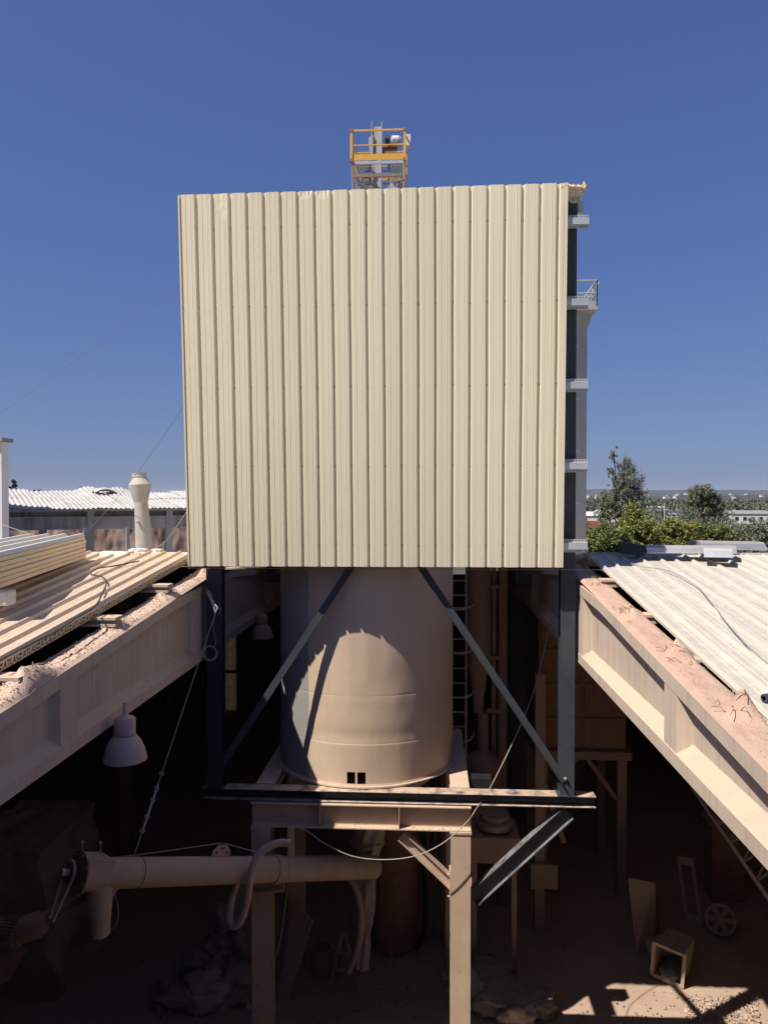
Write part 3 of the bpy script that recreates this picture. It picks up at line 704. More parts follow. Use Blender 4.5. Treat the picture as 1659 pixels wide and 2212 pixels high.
# ================================================================== SCREW CONVEYOR
cvA, cvB = PD(225, 1887, 9.42), PD(808, 1874, 12.75)
ax = (cvB - cvA).normalized(); upv = (Vector((0, 0, 1)) - ax*ax.z).normalized(); sdv = ax.cross(upv)
def cvp(u, v, w): return cvA + ax*u + upv*v + sdv*w
LN = (cvB - cvA).length
cv = thing('screw_conveyor', 'dusty beige screw conveyor tube slung under the stand, left', 'conveyor', (cvA.x, cvA.y, cvA.z - .5))
MB().lathe([(.182, 0), (.182, LN*.55), (.20, LN*.55), (.20, LN*.57), (.182, LN*.57), (.182, LN)], cvA, 40, ax).build('tube', 'dusty_steel', cv, True)
Mx = Matrix((ax, sdv, upv)).transposed()
MB().lathe([(.195, -.34), (.195, .005)], cvA, 40, ax).build('trough', 'dusty_steel', cv, True)
mb = MB(); mb.rbox(cvp(-.17, .19, 0), (.34, .36, .012), Mx).rbox(cvp(-.17, .10, .19), (.33, .012, .17), Mx).rbox(cvp(-.17, .10, -.19), (.33, .012, .17), Mx)
mb.build('inlet_lid', 'dusty_steel', cv)
MB().lathe([(.255, -.36), (.255, -.342)], cvA, 40, ax).build('end_plate', 'rust', cv)
mb = MB()
for k in range(8):
    a_ = k*math.pi/4 + .2; mb.lathe([(.013, -.37), (.013, -.335)], cvA + (upv*math.cos(a_) + sdv*math.sin(a_))*.225, 6, ax)
mb.build('flange_bolt', 'galv', cv, False, 'stuff')
for u_ in (-.30, -.06):
    mb = MB(); p = cvp(u_, .196, -.1); mb.tube([p, p + Vector((0, 0, .14))], .008, 6); mb.lathe([(.02, .13), (.02, .155)], p, 6); mb.build('lid_bolt', 'dusty_steel', cv)
# sprocket and chain
mb = MB(); c0 = cvp(-.46, .02, 0); mb.lathe([(.045, 0), (.045, .1)], cvp(-.56, .02, 0), 16, ax); mb.build('shaft', 'galv', cv, True)
mb = MB(); prof = []
ring = []
for k in range(36):
    a_ = 2*math.pi*k/36; r_ = .115 + (.012 if k % 2 else 0)
    ring.append(c0 + (upv*math.cos(a_) + sdv*math.sin(a_))*r_)
n_ = len(ring); mb.add([p - ax*.012 for p in ring] + [p + ax*.012 for p in ring], [tuple(range(n_)), tuple(range(2*n_-1, n_-1, -1))] + [(k, k+n_, (k+1) % n_ + n_, (k+1) % n_) for k in range(n_)])
mb.build('sprocket', 'rust', cv)
path = []
for k in range(14): a_ = R(-90 + 180*k/13 + 0); path.append(c0 + (upv*math.cos(a_)*1 + sdv*math.sin(a_))*.125)
low = PD(112, 1985, 9.25)
pathL = [c0 + sdv*.125*(1 - .6*t_) + (low - c0)*t_ for t_ in [i/16 for i in range(17)]]
pathR = [c0 - sdv*.125*(1 - .6*t_) + (low - c0)*t_ for t_ in [i/16 for i in range(17)]]
mb = MB()
for seg in (pathL, pathR, path):
    for p in seg: mb.rbox(p, (.03, .028, .036), Mx)
mb.build('chain', 'dusty_steel', cv, False, 'stuff')
# outlet spout
MB().lathe([(.16, 0.04), (.15, -.22), (.125, -.45), (.12, -.62), (.10, -.64), (.10, -.6)], cvp(-.02, -.12, 0), 28, (0, 0, 1), caps=False).build('outlet_spout', 'dusty_steel', cv, True)
mb = MB(); mb.add([cvp(.1, -.15, 0), cvp(.26, -.17, 0), cvp(.1, -.5, 0), cvp(.1, -.15, .01), cvp(.26, -.17, .01), cvp(.1, -.5, .01)], [(0,1,2),(5,4,3),(0,3,4,1),(1,4,5,2),(2,5,3,0)]); mb.build('gusset', 'dusty_steel', cv)
# lug with three holes on top of the tube
ul = (PD(478, 1850, 10.6) - cvA).dot(ax)
def lugp(a_, h): return cvp(ul + a_, .17 + h, 0)
outl = [(-.15, 0), (-.15, .09), (-.07, .17), (.07, .17), (.15, .09), (.15, 0)]
mb = MB(); n_ = 6
mb.add([lugp(a_, h) - sdv*.007 for a_, h in outl] + [lugp(a_, h) + sdv*.007 for a_, h in outl], [tuple(range(n_)), tuple(range(2*n_-1, n_-1, -1))] + [(k, k+n_, (k+1) % n_+n_, (k+1) % n_) for k in range(n_)])
lug = mb.build('lifting_lug', 'dusty_steel', cv)
mb = MB()
for a_, h in ((-.085, .07), (0, .125), (.085, .07)):
    for s_ in (-1, 1): mb.lathe([(.02, -.0005), (.02, .0005)], lugp(a_, h) + sdv*.008*s_, 10, sdv)
mb.build('hole', 'black', lug, False, 'stuff')
uc = (PD(288, 1885, 9.8) - cvA).dot(ax)
mb = MB(); mb.tube([cvp(uc, .187*math.cos(q*.3), .187*math.sin(q*.3)) for q in range(21)], .007, 5, closed=True); mb.build('rope_collar', 'wire', cv)
# gear motor and arm at far left, below
gm = thing('gear_motor', 'reddish rusty gear motor on an arm below the conveyor end', 'motor', tuple(PD(60, 2080, 9.3)))
A, B = PD(205, 1925, 9.6), PD(95, 1985, 9.3)
MB().ibeam(A, B, .12, .10, .012, .01).build('arm', 'dusty_dark', gm)
c = PD(62, 2005, 9.25)
MB().lathe([(.03, -.2), (.13, -.17), (.15, -.1), (.15, .12), (.10, .2), (.05, .22)], c, 20, (1, .3, .2)).build('gearbox', 'rust', gm, True)
c = PD(5, 2015, 9.2)
mb = MB(); mb.lathe([(.05, -.3), (.17, -.28), (.17, .2), (.13, .24), (.05, .25)], c, 20, (.9, .3, -.1))
for k in range(14): mb.rbox(c, (.4, .36, .006), Matrix.Rotation(k*math.pi/14, 3, 'X'))
mb.build('motor_body', 'rust', gm, True)
mb = MB(); mb.add([PD(-30, 2030, 9.15), PD(60, 2050, 9.2), PD(20, 2120, 9.2), PD(-30, 2140, 9.15), PD(-30, 2030, 9.35), PD(60, 2050, 9.4), PD(20, 2120, 9.4), PD(-30, 2140, 9.35)], [(0,1,2,3),(7,6,5,4),(0,4,5,1),(1,5,6,2),(2,6,7,3),(3,7,4,0)]); mb.build('mount', 'rust', gm)
# ---- hose looping over the conveyor
hz = spline([PD(628, 1822, 10.75), PD(598, 1823, 10.75), PD(565, 1840, 10.7), PD(547, 1870, 10.65), PD(540, 1905, 10.65), PD(532, 1955, 10.7), PD(520, 1990, 10.75), PD(505, 2002, 10.8), PD(496, 1985, 10.85), PD(500, 1945, 10.95), PD(512, 1905, 11.0), PD(522, 1870, 11.15)], 8)
single(MB().tube(hz, .052, 12), 'thick_hose', 'dusty_steel', 'thick dusty hose looping over the conveyor tube in front of the left leg', 'hose', smooth=True)
hz2 = spline([PD(735, 1893, 12.5), PD(755, 1900, 12.5), PD(772, 1930, 12.5), PD(779, 1975, 12.5), PD(776, 2030, 12.6), PD(765, 2070, 12.7), PD(752, 2100, 12.8)], 8)
single(MB().tube(hz2, .055, 12), 'thick_hose', 'dusty_dark', 'thick hose hanging below the conveyor beside the white sock', 'hose', smooth=True)
# discharge sock below the conveyor end
so = thing('discharge_sock', 'long crumpled pale sock hanging below the conveyor end', 'sock', tuple(PD(785, 2110, 12.9)))
q0 = PD(790, 1885, 12.8)
def sock(u, v):
    a_ = 2*math.pi*u; r_ = (.17 if v < .55 else .17 - .07*min(1, (v-.55)/.1)) + .02*math.sin(a_*5 + v*9) + .025*noise.noise(Vector((math.cos(a_)*2, math.sin(a_)*2, v*8)))
    return q0 + Vector((-.06*v + r_*math.cos(a_), r_*math.sin(a_)*.8, .12 - 1.75*v))
MB().grid(sock, 36, 40).build('sleeve', 'bag', so, True)

# ================================================================== WIRES AND CABLES
def wire(pts, r, name, label, mat='wire', cat='cable'):
    return single(MB().tube(pts, r, 6), name, mat, label, cat, smooth=True)
pc = PY(468, 1316, CY0 - .03); pe = PD(289, 1851, 9.8)
rope = thing('steel_rope', 'taut steel rope with turnbuckle from left column to conveyor', 'rope', tuple(pe))
MB().tube([pc, pe], .0075, 6).build('strand', 'wire', rope)
mb = MB()
for t_ in (.70, .755, .80, .86, .91):
    p = pc + (pe - pc)*t_; mb.rbox(p, (.06, .03, .04), Matrix.Rotation(.5, 3, 'Y'))
mb.build('clip', 'galv', rope, False, 'stuff')
d_ = (pe - pc).normalized(); MB().tube([pc + (pe-pc)*.74, pc + (pe-pc)*.9], .016, 8).build('turnbuckle', 'galv', rope)
mb = MB(); cc = PY(453.5, 1411, CY0 - .06)
for k, rr in enumerate((.096, .105, .112)):
    mb.tube([cc + Vector((rr*math.cos(q*.21), -.006*k, rr*1.0*math.sin(q*.21))) for q in range(30)], .006, 5, closed=True)
mb.tube(spline([pc, PY(461, 1350, CY0-.05), PY(466, 1385, CY0-.06), PY(461, 1400, CY0-.06)], 6), .006, 5)
mb.build('coil', 'wire', rope)
mb = MB(); mb.tube(spline([PY(464, 1306, CY0-.02), PY(470, 1314, CY0-.05), PY(464, 1322, CY0-.05), PY(462, 1312, CY0-.03)], 5), .011, 6); mb.build('shackle', 'galv', rope)
mb = MB(); mb.add([PY(447, 1276, CY0-.004), PY(469, 1303, CY0-.004), PY(469, 1318, CY0-.004), PY(461, 1318, CY0-.004), PY(447, 1276, CY0-.016), PY(469, 1303, CY0-.016), PY(469, 1318, CY0-.016), PY(461, 1318, CY0-.016)], [(0,1,2,3),(7,6,5,4),(0,4,5,1),(1,5,6,2),(2,6,7,3),(3,7,4,0)])
mb.build('anchor_plate', 'grey_steel', rope)
cb = spline([PY(640, 1788, 11.1), PY(665, 1797, 11.05), PY(700, 1822, 11.0), PY(760, 1850, 11.0), PY(830, 1858, 11.0), PY(900, 1849, 11.0), PY(960, 1820, 11.05), PY(1010, 1775, 11.1), PY(1026, 1752, 11.15), PY(1060, 1700, 11.9), PY(1105, 1610, 12.3), PY(1140, 1530, 12.6), PY(1165, 1450, 12.9), PY(1190, 1340, 13.3)], 8)
wire(cb, .008, 'hanging_cable', 'pale cable drooping below the stand and rising right behind the brace')
wire([PD(230, 1857, 9.55), PD(478, 1822, 10.6)], .007, 'stay_wire', 'short stay wire from conveyor end to its lifting lug')
wire([PD(482, 1822, 10.6), PD(556, 1842, 11.0)], .007, 'stay_wire', 'short stay wire from lifting lug to the left leg')
wire(spline([PD(625, 1800, 11.1), PD(624, 1880, 11.05), PD(612, 1990, 11.1), PD(598, 2060, 11.15), PD(570, 2110, 11.15), PD(548, 2140, 11.15)], 6), .006, 'loose_wire', 'thin loose wire hanging down past the left leg')
mb = MB()
for k in range(3):
    mb.tube(spline([PD(533, 2168 + k*4, 11.13), PD(550, 2180 + k*3, 11.1), PD(575, 2186 - k*5, 11.1), PD(592, 2180 - k*3, 11.15), PD(594, 2155, 11.3)], 5), .008, 5)
single(mb, 'wrapped_wire', 'wire', 'wire wrapped round the left leg near its foot', 'wire')
wire(spline([PD(243, 1920, 9.6), PD(255, 1960, 9.6), PD(250, 2000, 9.6), PD(225, 2010, 9.6), PD(193, 2003, 9.5)], 6), .007, 'loose_wire', 'wire loop hanging below the conveyor outlet')
wire(spline([PD(210, 1935, 9.55), PD(217, 1960, 9.55), PD(211, 2000, 9.55), PD(228, 2015, 9.55)], 6), .006, 'loose_wire', 'short tied wire end hanging beside the conveyor outlet')
# sky stays
wire([PY(388, 618, 11.2), PD(-60, 935, 24)], .0032, 'stay_wire', 'upper thin stay wire crossing the sky left of the tower', 'wire_dark')
wire(spline([PY(396, 878, 11.2), PD(330, 975, 13.2), PD(250, 1080, 15.5), PD(150, 1190, 18)], 6), .004, 'stay_wire', 'lower stay wire from tower running down before the flue', 'wire_dark')
wire(spline([PD(404, 1104, 12), PD(380, 1140, 12.6), PD(355, 1172, 13.2), PD(318, 1194, 14)], 6), .006, 'stay_wire', 'pale sagging wire from tower to the foot of the flue')
wire(spline([PD(-30, 1122, 20), PD(60, 1152, 18), PD(110, 1170, 17)], 6), .008, 'stay_wire', 'pale wire at far left above the panel stack')
# yellow tag hung on the left girder
p = PX(430, 1278, -3.415)
t = MB(); t.rbox(p, (.012, .14, .055), Matrix.Rotation(.45, 3, 'X')); single(t, 'plastic_tag', 'tag_yellow', 'small yellow plastic tag on the left girder beside the column', 'tag')

# ================================================================== LAMPS
def lamp(c, s, label):
    t = thing('bay_lamp', label, 'lamp', tuple(c), 'bell shaped bay lamps under the left girder')
    MB().lathe([(.225*s, 0), (.23*s, .01*s), (.222*s, .05*s), (.205*s, .12*s), (.17*s, .20*s), (.12*s, .265*s), (.105*s, .275*s)], c, 40).build('shade', 'lamp', t, True)
    MB().lathe([(.108*s, .277*s), (.113*s, .285*s), (.113*s, .44*s), (.10*s, .46*s), (.06*s, .47*s), (.02*s, .50*s), (.02*s, .62*s)], c, 28).build('ballast_housing', 'lamp', t, True)
    MB().tube([Vector(c) + Vector((.113*s*math.cos(q*.2618), .113*s*math.sin(q*.2618), .28*s)) for q in range(24)], .006*s, 5, closed=True).build('clamp_ring', 'dusty_dark', t)
c = PD(270, 1642, 8.25); lamp(c, 1.0, 'large bell shaped bay lamp under the left girder, nearer the viewer')
c = PD(566, 1378, 15.2); lamp(c, .98, 'smaller looking bell shaped lamp half hidden behind the silo')

# ================================================================== THINGS ON THE LEFT ROOF
far = PD(185, 1206, 11.75); Dn = Vector((.187, -.982, -.012)).normalized(); Sv = Vector((-.982, -.187, 0)).normalized(); Uv = Dn.cross(Sv); Uv = Uv if Uv.z > 0 else -Uv
PL, PW, PT = 3.7, 1.0, 0.052
names = ['bottom', 'second from bottom', 'third from bottom', 'fourth from bottom', 'fifth from bottom', 'topmost']
rs = random.Random(3)
for i in range(6):
    o_ = far + Uv*((PT+.005)*i) + Dn*rs.uniform(-.04, .05) + Sv*rs.uniform(-.012, .012)
    t = thing('sandwich_panel', 'cream sandwich panel in the stack on left roof, ' + names[i] + ' of six', 'panel', tuple(o_), 'stacked sandwich panels')
    rowsv = []; prof = [(0, .004), (.012, 0), (PW-.012, 0), (PW, .006), (PW, PT-.006), (PW-.014, PT+.003), (.014, PT+.003), (0, PT-.006)]
    vs = []; n = len(prof)
    for L_ in (0, PL): vs += [o_ + Dn*L_ + Sv*a_ + Uv*h for a_, h in prof]
    fs = [(k, n+k, n+(k+1) % n, (k+1) % n) for k in range(n)] + [tuple(range(n)), tuple(range(2*n-1, n-1, -1))]
    MB().add(vs, fs).build('core', 'cream_edge', t)
    if i == 5:
        mb = MB(); cols = []
        for k in range(4):
            q = k*.25; cols += [(q, .0), (q+.03, .045), (q+.07, .045), (q+.1, 0.0)]
        cols.append((1.0, 0))
        for j in range(2):
            pass
        n = len(cols); vs = []
        for L_ in (-.03, PL): vs += [o_ + Dn*L_ + Sv*a_ + Uv*(PT + .001 + h) for a_, h in cols]
        MB().add(vs, [(k, k+1, n+k+1, n+k) for k in range(n-1)]).build('ribbed_face', 'pale_panel', t)['label'] = 'pale grey white ribbed upper face of the stack'
        for k in range(4):
            q = k*.25 + .05
            e_ = [o_ + Dn*-.03 + Sv*(q + a_) + Uv*(PT + .0015 + h) for a_, h in ((-.05, 0), (-.02, .045), (.02, .045), (.05, 0))]
            MB().add(e_, [(0, 1, 2, 3)]).build('rib_end', 'pale_panel', t)
    # torn foam along the far end
    mb = MB(); n = 14
    mb.grid(lambda u, v: o_ + Dn*(-.004 - .022*abs(noise.noise(Vector((u*9, v*2, i*3.3)))) ) + Sv*(PW*u) + Uv*(PT*(.1 + .8*v)), 14, 2)
    mb.build('torn_end', 'cream_edge', t)
mb = MB(); bb = PD(14, 1287, 8.25)
mb.box((bb.x-.28, bb.y-.1, bb.z-.1), (bb.x+.06, bb.y+.1, bb.z+.06)); o = single(mb, 'foam_block', 'foam_white', 'white foam block propping the panel stack at the left edge', 'block')
bv_ = o.modifiers.new('bevel', 'BEVEL'); bv_.width = .025; bv_.segments = 3
# cream offcut, dusty rags by the flue, cables
def zroofL(x, y): return baseL(y) + TH
def onL(px, py, h=0.0):
    """point on the left roof seen at the pixel"""
    d = ray(px, py); lo, hi = 2.0, 30.0
    for _ in range(50):
        m_ = (lo + hi)/2; p = CAM + d*m_
        if p.z > baseL(p.y) + TH + h: lo = m_
        else: hi = m_
    return CAM + d*hi
def onR(px, py, h=0.0):
    d = ray(px, py); lo, hi = 2.0, 30.0
    for _ in range(50):
        m_ = (lo + hi)/2; p = CAM + d*m_
        if p.z > baseR(p.y) + THR + h: lo = m_
        else: hi = m_
    return CAM + d*hi
yA = 12.1; p0 = PY(222, 1201, yA); p1 = PY(280, 1202, yA)
mb = MB(); mb.extr([(-.14, 0), (.14, 0), (.10, .075), (-.10, .075)], p0, p1 ); oc = single(mb, 'ridge_piece', 'cream', 'short cream folded ridge piece at the back of the left roof', 'ridge piece')
mb = MB(); p2 = PY(302, 1202, yA); mb.extr([(-.05, 0), (.05, 0), (.03, .05), (-.03, .05)], p1 + Vector((.02, 0, 0)), p2); single(mb, 'foam_strip', 'orange_foam', 'orange foam strip lying beside the cream ridge piece', 'strip')
def lump(c, size, seed, name, mat, label, cat, group=None, sub=4, rough_=.35):
    import bmesh
    bm = bmesh.new(); bmesh.ops.create_icosphere(bm, subdivisions=sub, radius=1.0)
    mb = MB(); vs = []
    for v in bm.verts:
        p = v.co.normalized(); pw = 0.62
        q = Vector([math.copysign(abs(k)**pw, k) for k in p])
        f_ = 1 + rough_*noise.noise(q*1.6 + Vector((seed*3.7, seed, 0))) + rough_*.45*noise.noise(q*4.5 + Vector((seed, 0, seed*1.3)))
        q = q*f_; z = q.z*size[2]; z = max(z, -size[2]*.8)
        vs.append(Vector(c) + Vector((q.x*size[0], q.y*size[1], z + size[2]*.8)))
    fs = [tuple(v.index for v in f.verts) for f in bm.faces]; bm.free()
    o = single(mb.add(vs, fs), name, mat, label, cat, group, False); o.data.shade_smooth(); return o
lump(PY(300, 1193, 12.4), (.16, .08, .035), 2, 'rag', 'foam_white', 'white rag at the foot of the flue', 'rag')
lump(PY(339, 1193, 12.4), (.08, .06, .03), 5, 'rag', 'foam_white', 'small white rag on the roof ridge right of the flue', 'rag')
def roofcable(pxs, fn, r, label, mat='cable_black'):
    pts = spline([fn(a_, b_, .045) for a_, b_ in pxs], 6)
    wire(pts, r, 'roof_cable', label, mat)
roofcable([(-5, 1430), (60, 1395), (120, 1365), (165, 1335), (205, 1310), (222, 1280), (230, 1258), (220, 1246), (196, 1240), (212, 1228), (250, 1222), (300, 1212)], onL, .010, 'dark cable winding over the ribs of the left roof')
roofcable([(1352, 1211), (1380, 1223), (1440, 1232), (1500, 1262), (1535, 1300), (1570, 1345), (1620, 1400), (1680, 1450)], onR, .007, 'dark cable snaking over the right roof', 'wire')

# ================================================================== THINGS ON THE RIGHT ROOF
yr = 12.9
def hat(pa, pb, w, h, label, r_=.35):
    t_ = (pb - pa).normalized()
    pr = [(-w/2-.05, 0), (-w/2, 0), (-w/2+.02, h*.75), (-w/2+.06, h), (w/2-.06, h), (w/2-.02, h*.75), (w/2, 0), (w/2+.05, 0), (w/2+.05, .004), (w/2+.004, .004), (w/2-.018, h*.72), (w/2-.062, h-.005), (-w/2+.062, h-.005), (-w/2+.018, h*.72), (-w/2-.004, .004), (-w/2-.05, .004)]
    mb = MB().extr(pr, pa, pb); return single(mb, 'folded_metal_sheet', 'galv', label, 'metal sheet', 'loose galvanised sheets on the ridge', True)
hat(PY(1392, 1193, 12.3), PY(1585, 1197, 12.2) + Vector((0, .0, .02)), .30, .11, 'long loose galvanised ridge cap lying across the right roof ridge')
hat(PY(1500, 1188, 12.6) + Vector((0, 0, .02)), PY(1638, 1190, 13.0) + Vector((0, 0, .02)), .34, .13, 'broad galvanised ridge cap at the right end of the ridge')
hat(PY(1520, 1202, 11.9), PY(1583, 1203, 11.75), .26, .13, 'short galvanised ridge cap overlapping the long one, its open end facing right')
bx = MB(); c = PY(1364, 1185, 12.4); bx.rbox(c, (.42, .26, .17), Matrix.Rotation(.16, 3, 'Y') @ Matrix.Rotation(-.25, 3, 'Z'))
o = single(bx, 'black_box', 'black', 'black plastic box lying on the right roof ridge', 'box'); bv_ = o.modifiers.new('bevel', 'BEVEL'); bv_.width = .012; bv_.segments = 2
pt = thing('pipe_fitting', 'dark grey pipe fitting at the right picture edge on the roof', 'fitting', tuple(onR(1655, 1510)))
c = onR(1650, 1509, .04)
mb = MB(); mb.lathe([(.018, 0), (.034, 0), (.034, .05), (.026, .05), (.026, .3)], c, 18, (.9, .4, .05), caps=False); mb.build('pipe', 'grey_steel', pt, True)
# tangle of dry roots where the right girder meets the tower
mb = MB(); rn = random.Random(9)
for k in range(26):
    c = PX(rn.uniform(1246, 1266), rn.uniform(1202, 1238), 2.45); d_ = Vector((rn.uniform(-.1, .1), rn.uniform(-.3, .3), rn.uniform(-.08, .08)))
    mb.tube([c - d_*.5, c + Vector((rn.uniform(-.05, .05), 0, rn.uniform(-.05, .05))), c + d_*.5], .006, 4)
o = mb.build('dry_roots', 'twig', None); o['kind'] = 'stuff'; o['label'] = 'tangle of dry roots where the right roof meets the tower'; o['category'] = 'roots'

# ================================================================== BEHIND THE TOWER
# ---- grey silo with railing
s2 = thing('tall_silo', 'slim grey silo with railed top platform behind the tower, right', 'silo', (3.35, 22.6, 0))
C2 = (3.42, 22.6, 0); r2 = PY(1265.5, 900, 22.6).x - 3.42
zt2 = PY(1260, 715, 22.6).z
pr = [(r2, 0.0)]
z = 0.2
while z < zt2: pr += [(r2, z-.012), (r2+.012, z), (r2, z+.012)]; z += 1.45
pr += [(r2, zt2), (r2+.12, zt2 + .32), (r2+.12, zt2+.36), (r2 - .2, zt2 + .42)]
MB().lathe(pr, C2, 64).build('shell', 'silo_grey', s2, True)
zd = PY(1290, 687, 22.6).z
m_ = ray(1289, 650); m_ = m_.x/m_.y; hw = (m_*22.6 - 3.42)/(1 + m_)
MB().box((3.42-hw-.03, 22.6-hw-.03, zd-.03), (3.42+hw+.03, 22.6+hw+.03, zd+.05)).build('platform', 'silo_grey', s2)
MB().box((3.42-hw-.012, 22.6-hw-.012, zd+.052), (3.42+hw+.012, 22.6-hw+.012, zd+.2)).build('kick_plate', 'silo_grey', s2)
zt_ = PY(1289, 605, 22.6-hw).z
for a_ in range(4):
    mb = MB(); Rt = Matrix.Rotation(a_*math.pi/2, 3, 'Z'); c = Vector((3.42, 22.6, 0))
    def q(x, z): return c + Rt @ Vector((x, -hw, z))
    for k in range(5):
        x = -hw + 2*hw*k/4; mb.tube([q(x, zd+.05), q(x, zt_)], .022, 6)
    for z in (zt_, zd + (zt_-zd)*.55): mb.tube([q(-hw, z), q(hw, z)], .022, 6)
    mb.build('railing', 'silo_grey', s2)
# stair flight rising against the platform
mb = MB(); A, B = PY(1243, 672, 21.9), PY(1285, 610, 21.9)
for off in (0, .12): mb.tube([A + Vector((off, 0, 0)), B + Vector((off, 0, 0))], .02, 6)
mb.build('stair_rail', 'silo_grey', s2)

# ---- bucket elevator with yellow platform
ey = 27.0
el = thing('bucket_elevator', 'grey bucket elevator head with yellow railed platform above the tower', 'elevator', (PY(815, 400, ey).x, ey, 0))
def e(px, py, dy=0.0): return PY(px, py, ey + dy)
ex = PY(815, 400, ey).x
l0, l1 = e(806, 300).x, e(824, 300).x
MB().box((l0, ey-.02, 0), (l1, ey+.3, e(815, 273).z)).build('trunk', 'machine_grey', el)
for px in (803.5, 824.5):
    p = e(px, 263); MB().box((p.x-.015, ey-.06, e(px, 345).z), (p.x+.015, ey+.34, p.z)).build('side_plate', 'machine_grey', el)
# head hood
mb = MB(); a_, b_, c_, d_ = e(797, 300), e(806, 292), e(806, 340), e(803, 340)
mb.add([p + Vector((0, q, 0)) for q in (-.1, .35) for p in (a_, b_, c_, d_, e(797, 318))], [(0,1,2,3,4), (9,8,7,6,5), (0,5,6,1), (1,6,7,2), (2,7,8,3), (3,8,9,4), (4,9,5,0)]); mb.build('head_hood', 'machine_grey', el)
mb = MB(); mb.box((e(826, 310).x, ey-.05, e(826, 318).z), (e(858, 310).x, ey+.3, e(826, 313).z)); mb.add([e(826, 319), e(858, 319), e(856, 327), e(827, 337), e(826, 319, .3), e(858, 319, .3), e(856, 327, .3), e(827, 337, .3)], [(0,1,2,3),(7,6,5,4),(0,4,5,1),(1,5,6,2),(2,6,7,3),(3,7,4,0)]); mb.build('drive_bracket', 'rust', el)
MB().lathe([(.04, 0), (.14, .02), (.14, .16), (.04, .18)], e(831, 302), 20, (1, 0, 0)).build('coupling', 'black', el, True)
MB().lathe([(.08, 0), (.15, .04), (.15, .24), (.1, .28), (.1, .34)], e(845, 302), 20, (1, 0, 0)).build('gearbox', 'motor_white', el, True)
MB().lathe([(.17, 0), (.17, .05), (.13, .06), (.13, .1)], e(860, 303), 20, (1, 0, 0)).build('flange', 'machine_grey', el, True)
MB().box((e(873, 300).x, ey-.15, e(873, 316).z), (e(887, 300).x, ey+.15, e(873, 293).z)).build('motor', 'motor_white', el)
# yellow railings: four sides
X0, X1 = e(757.5, 300).x, e(874.5, 300).x; zdk = e(815, 347).z; ztop = e(815, 279).z; zmid = e(815, 311).z
dpt = 1.7
Y0e, Y1e = ey - .55, ey - .55 + dpt
X0, X1 = PY(759, 300, Y0e).x, PY(874, 300, Y0e).x; zdk = PY(815, 346, Y0e).z; ztop = PY(815, 280, Y0e).z; zmid = PY(815, 312, Y0e).z
for (xa, ya, xb, yb) in ((X0, Y0e, X1, Y0e), (X0, Y1e, X1, Y1e), (X0, Y0e, X0, Y1e), (X1, Y0e, X1, Y1e)):
    mb = MB()
    if ya == yb:
        for (x, y) in ((xa, ya), (xb, yb)): mb.box((x-.04, y-.04, zdk), (x+.04, y+.04, ztop))
    d_ = Vector((xb-xa, yb-ya, 0)).normalized()*.045
    for z, hh in ((ztop, .055), (zmid, .035)):
        mb.extr([(-.02, -hh/2), (.02, -hh/2), (.02, hh/2), (-.02, hh/2)], Vector((xa, ya, z)) + d_, Vector((xb, yb, z)) - d_)
    r_ = mb.build('railing', 'yellow', el)
    mb = MB(); mb.extr([(-.006, 0), (.006, 0), (.006, .21), (-.006, .21)], Vector((xa, ya, zdk+.02)) + d_, Vector((xb, yb, zdk+.02)) - d_); mb.build('toe_board', 'yellow', r_)
for x in (X0, X1):
    for z in (ztop + .005, zdk + .03): MB().box((x-.055, Y0e-.055, z-.06), (x+.055, Y0e+.055, z+.04)).build('joint', 'rust', el)
# deck and framing below
MB().box((X0, Y0e, zdk-.1), (X1, Y0e+.05, zdk-.002)).build('deck_edge', 'galv', el)
mb = MB(); n_ = 20
for k in range(n_):
    x = X0 + (X1-X0)*(k+.5)/n_
    if l0-.15 < x < l1+.25: continue
    mb.box((x-.03, Y0e+.05, zdk-.05), (x+.03, Y1e, zdk-.03))
mb.build('deck_grating', 'machine_grey', el, False, 'stuff')
zl = PY(815, 405, Y0e).z - 1.2
for x in (X0+.03, X1-.03):
    for y in (Y0e+.03, Y1e-.03): MB().box((x-.035, y-.035, zl - 3), (x+.035, y+.035, zdk-.1)).build('post', 'rust_rail', el)
zq = PY(815, 374, Y0e).z
mb = MB()
for y in (Y0e+.03, Y1e-.03):
    mb.box((X0, y-.03, zq-.1), (X1, y+.03, zq)); mb.tube([(X0+.1, y, zq), ((X0+ex)/2+.15, y, zl)], .035, 6); mb.tube([(X1-.1, y, zq), ((X1+ex)/2-.2, y, zl)], .035, 6)
for k, x in enumerate((X0+.62, X1-.55)): mb.box((x-.03, Y0e+.1, zl), (x+.03, Y0e+.16, zdk-.1))
mb.build('frame', 'grey_brown', el)
mb = MB()
for k in range(9): mb.box((l0-.28, Y0e+.3, zq + .2 - k*.22), (l0-.05, Y0e+.34, zq + .23 - k*.22)); mb.box((l1+.05, Y0e+.3, zq + .2 - k*.22), (l1+.2, Y0e+.34, zq + .23 - k*.22))
mb.build('rung', 'grey_brown', el)
mb = MB(); mb.box((X0+.1, Y1e-.2, zq-.7), (X0+.62, Y1e-.15, zdk-.16)); mb.box((X1-.62, Y1e-.2, zq+.1), (X1-.1, Y1e-.15, zdk-.16)); mb.build('back_sheet', 'machine_grey', el)
mb = MB(); mb.tube(spline([PY(838, 392, Y0e), PY(850, 391, Y0e), PY(862, 389, Y0e), PY(872, 385, Y0e)], 5), .025, 6); mb.build('yellow_pipe', 'rust_rail', el)
wire(spline([PY(756, 350, Y0e), PY(740, 358, Y0e-1), PY(725, 368, Y0e-3), PY(700, 388, Y0e-6), PY(685, 420, Y0e-7)], 5), .005, 'stay_wire', 'thin stay wire leaving the yellow platform to the left', 'wire_dark')

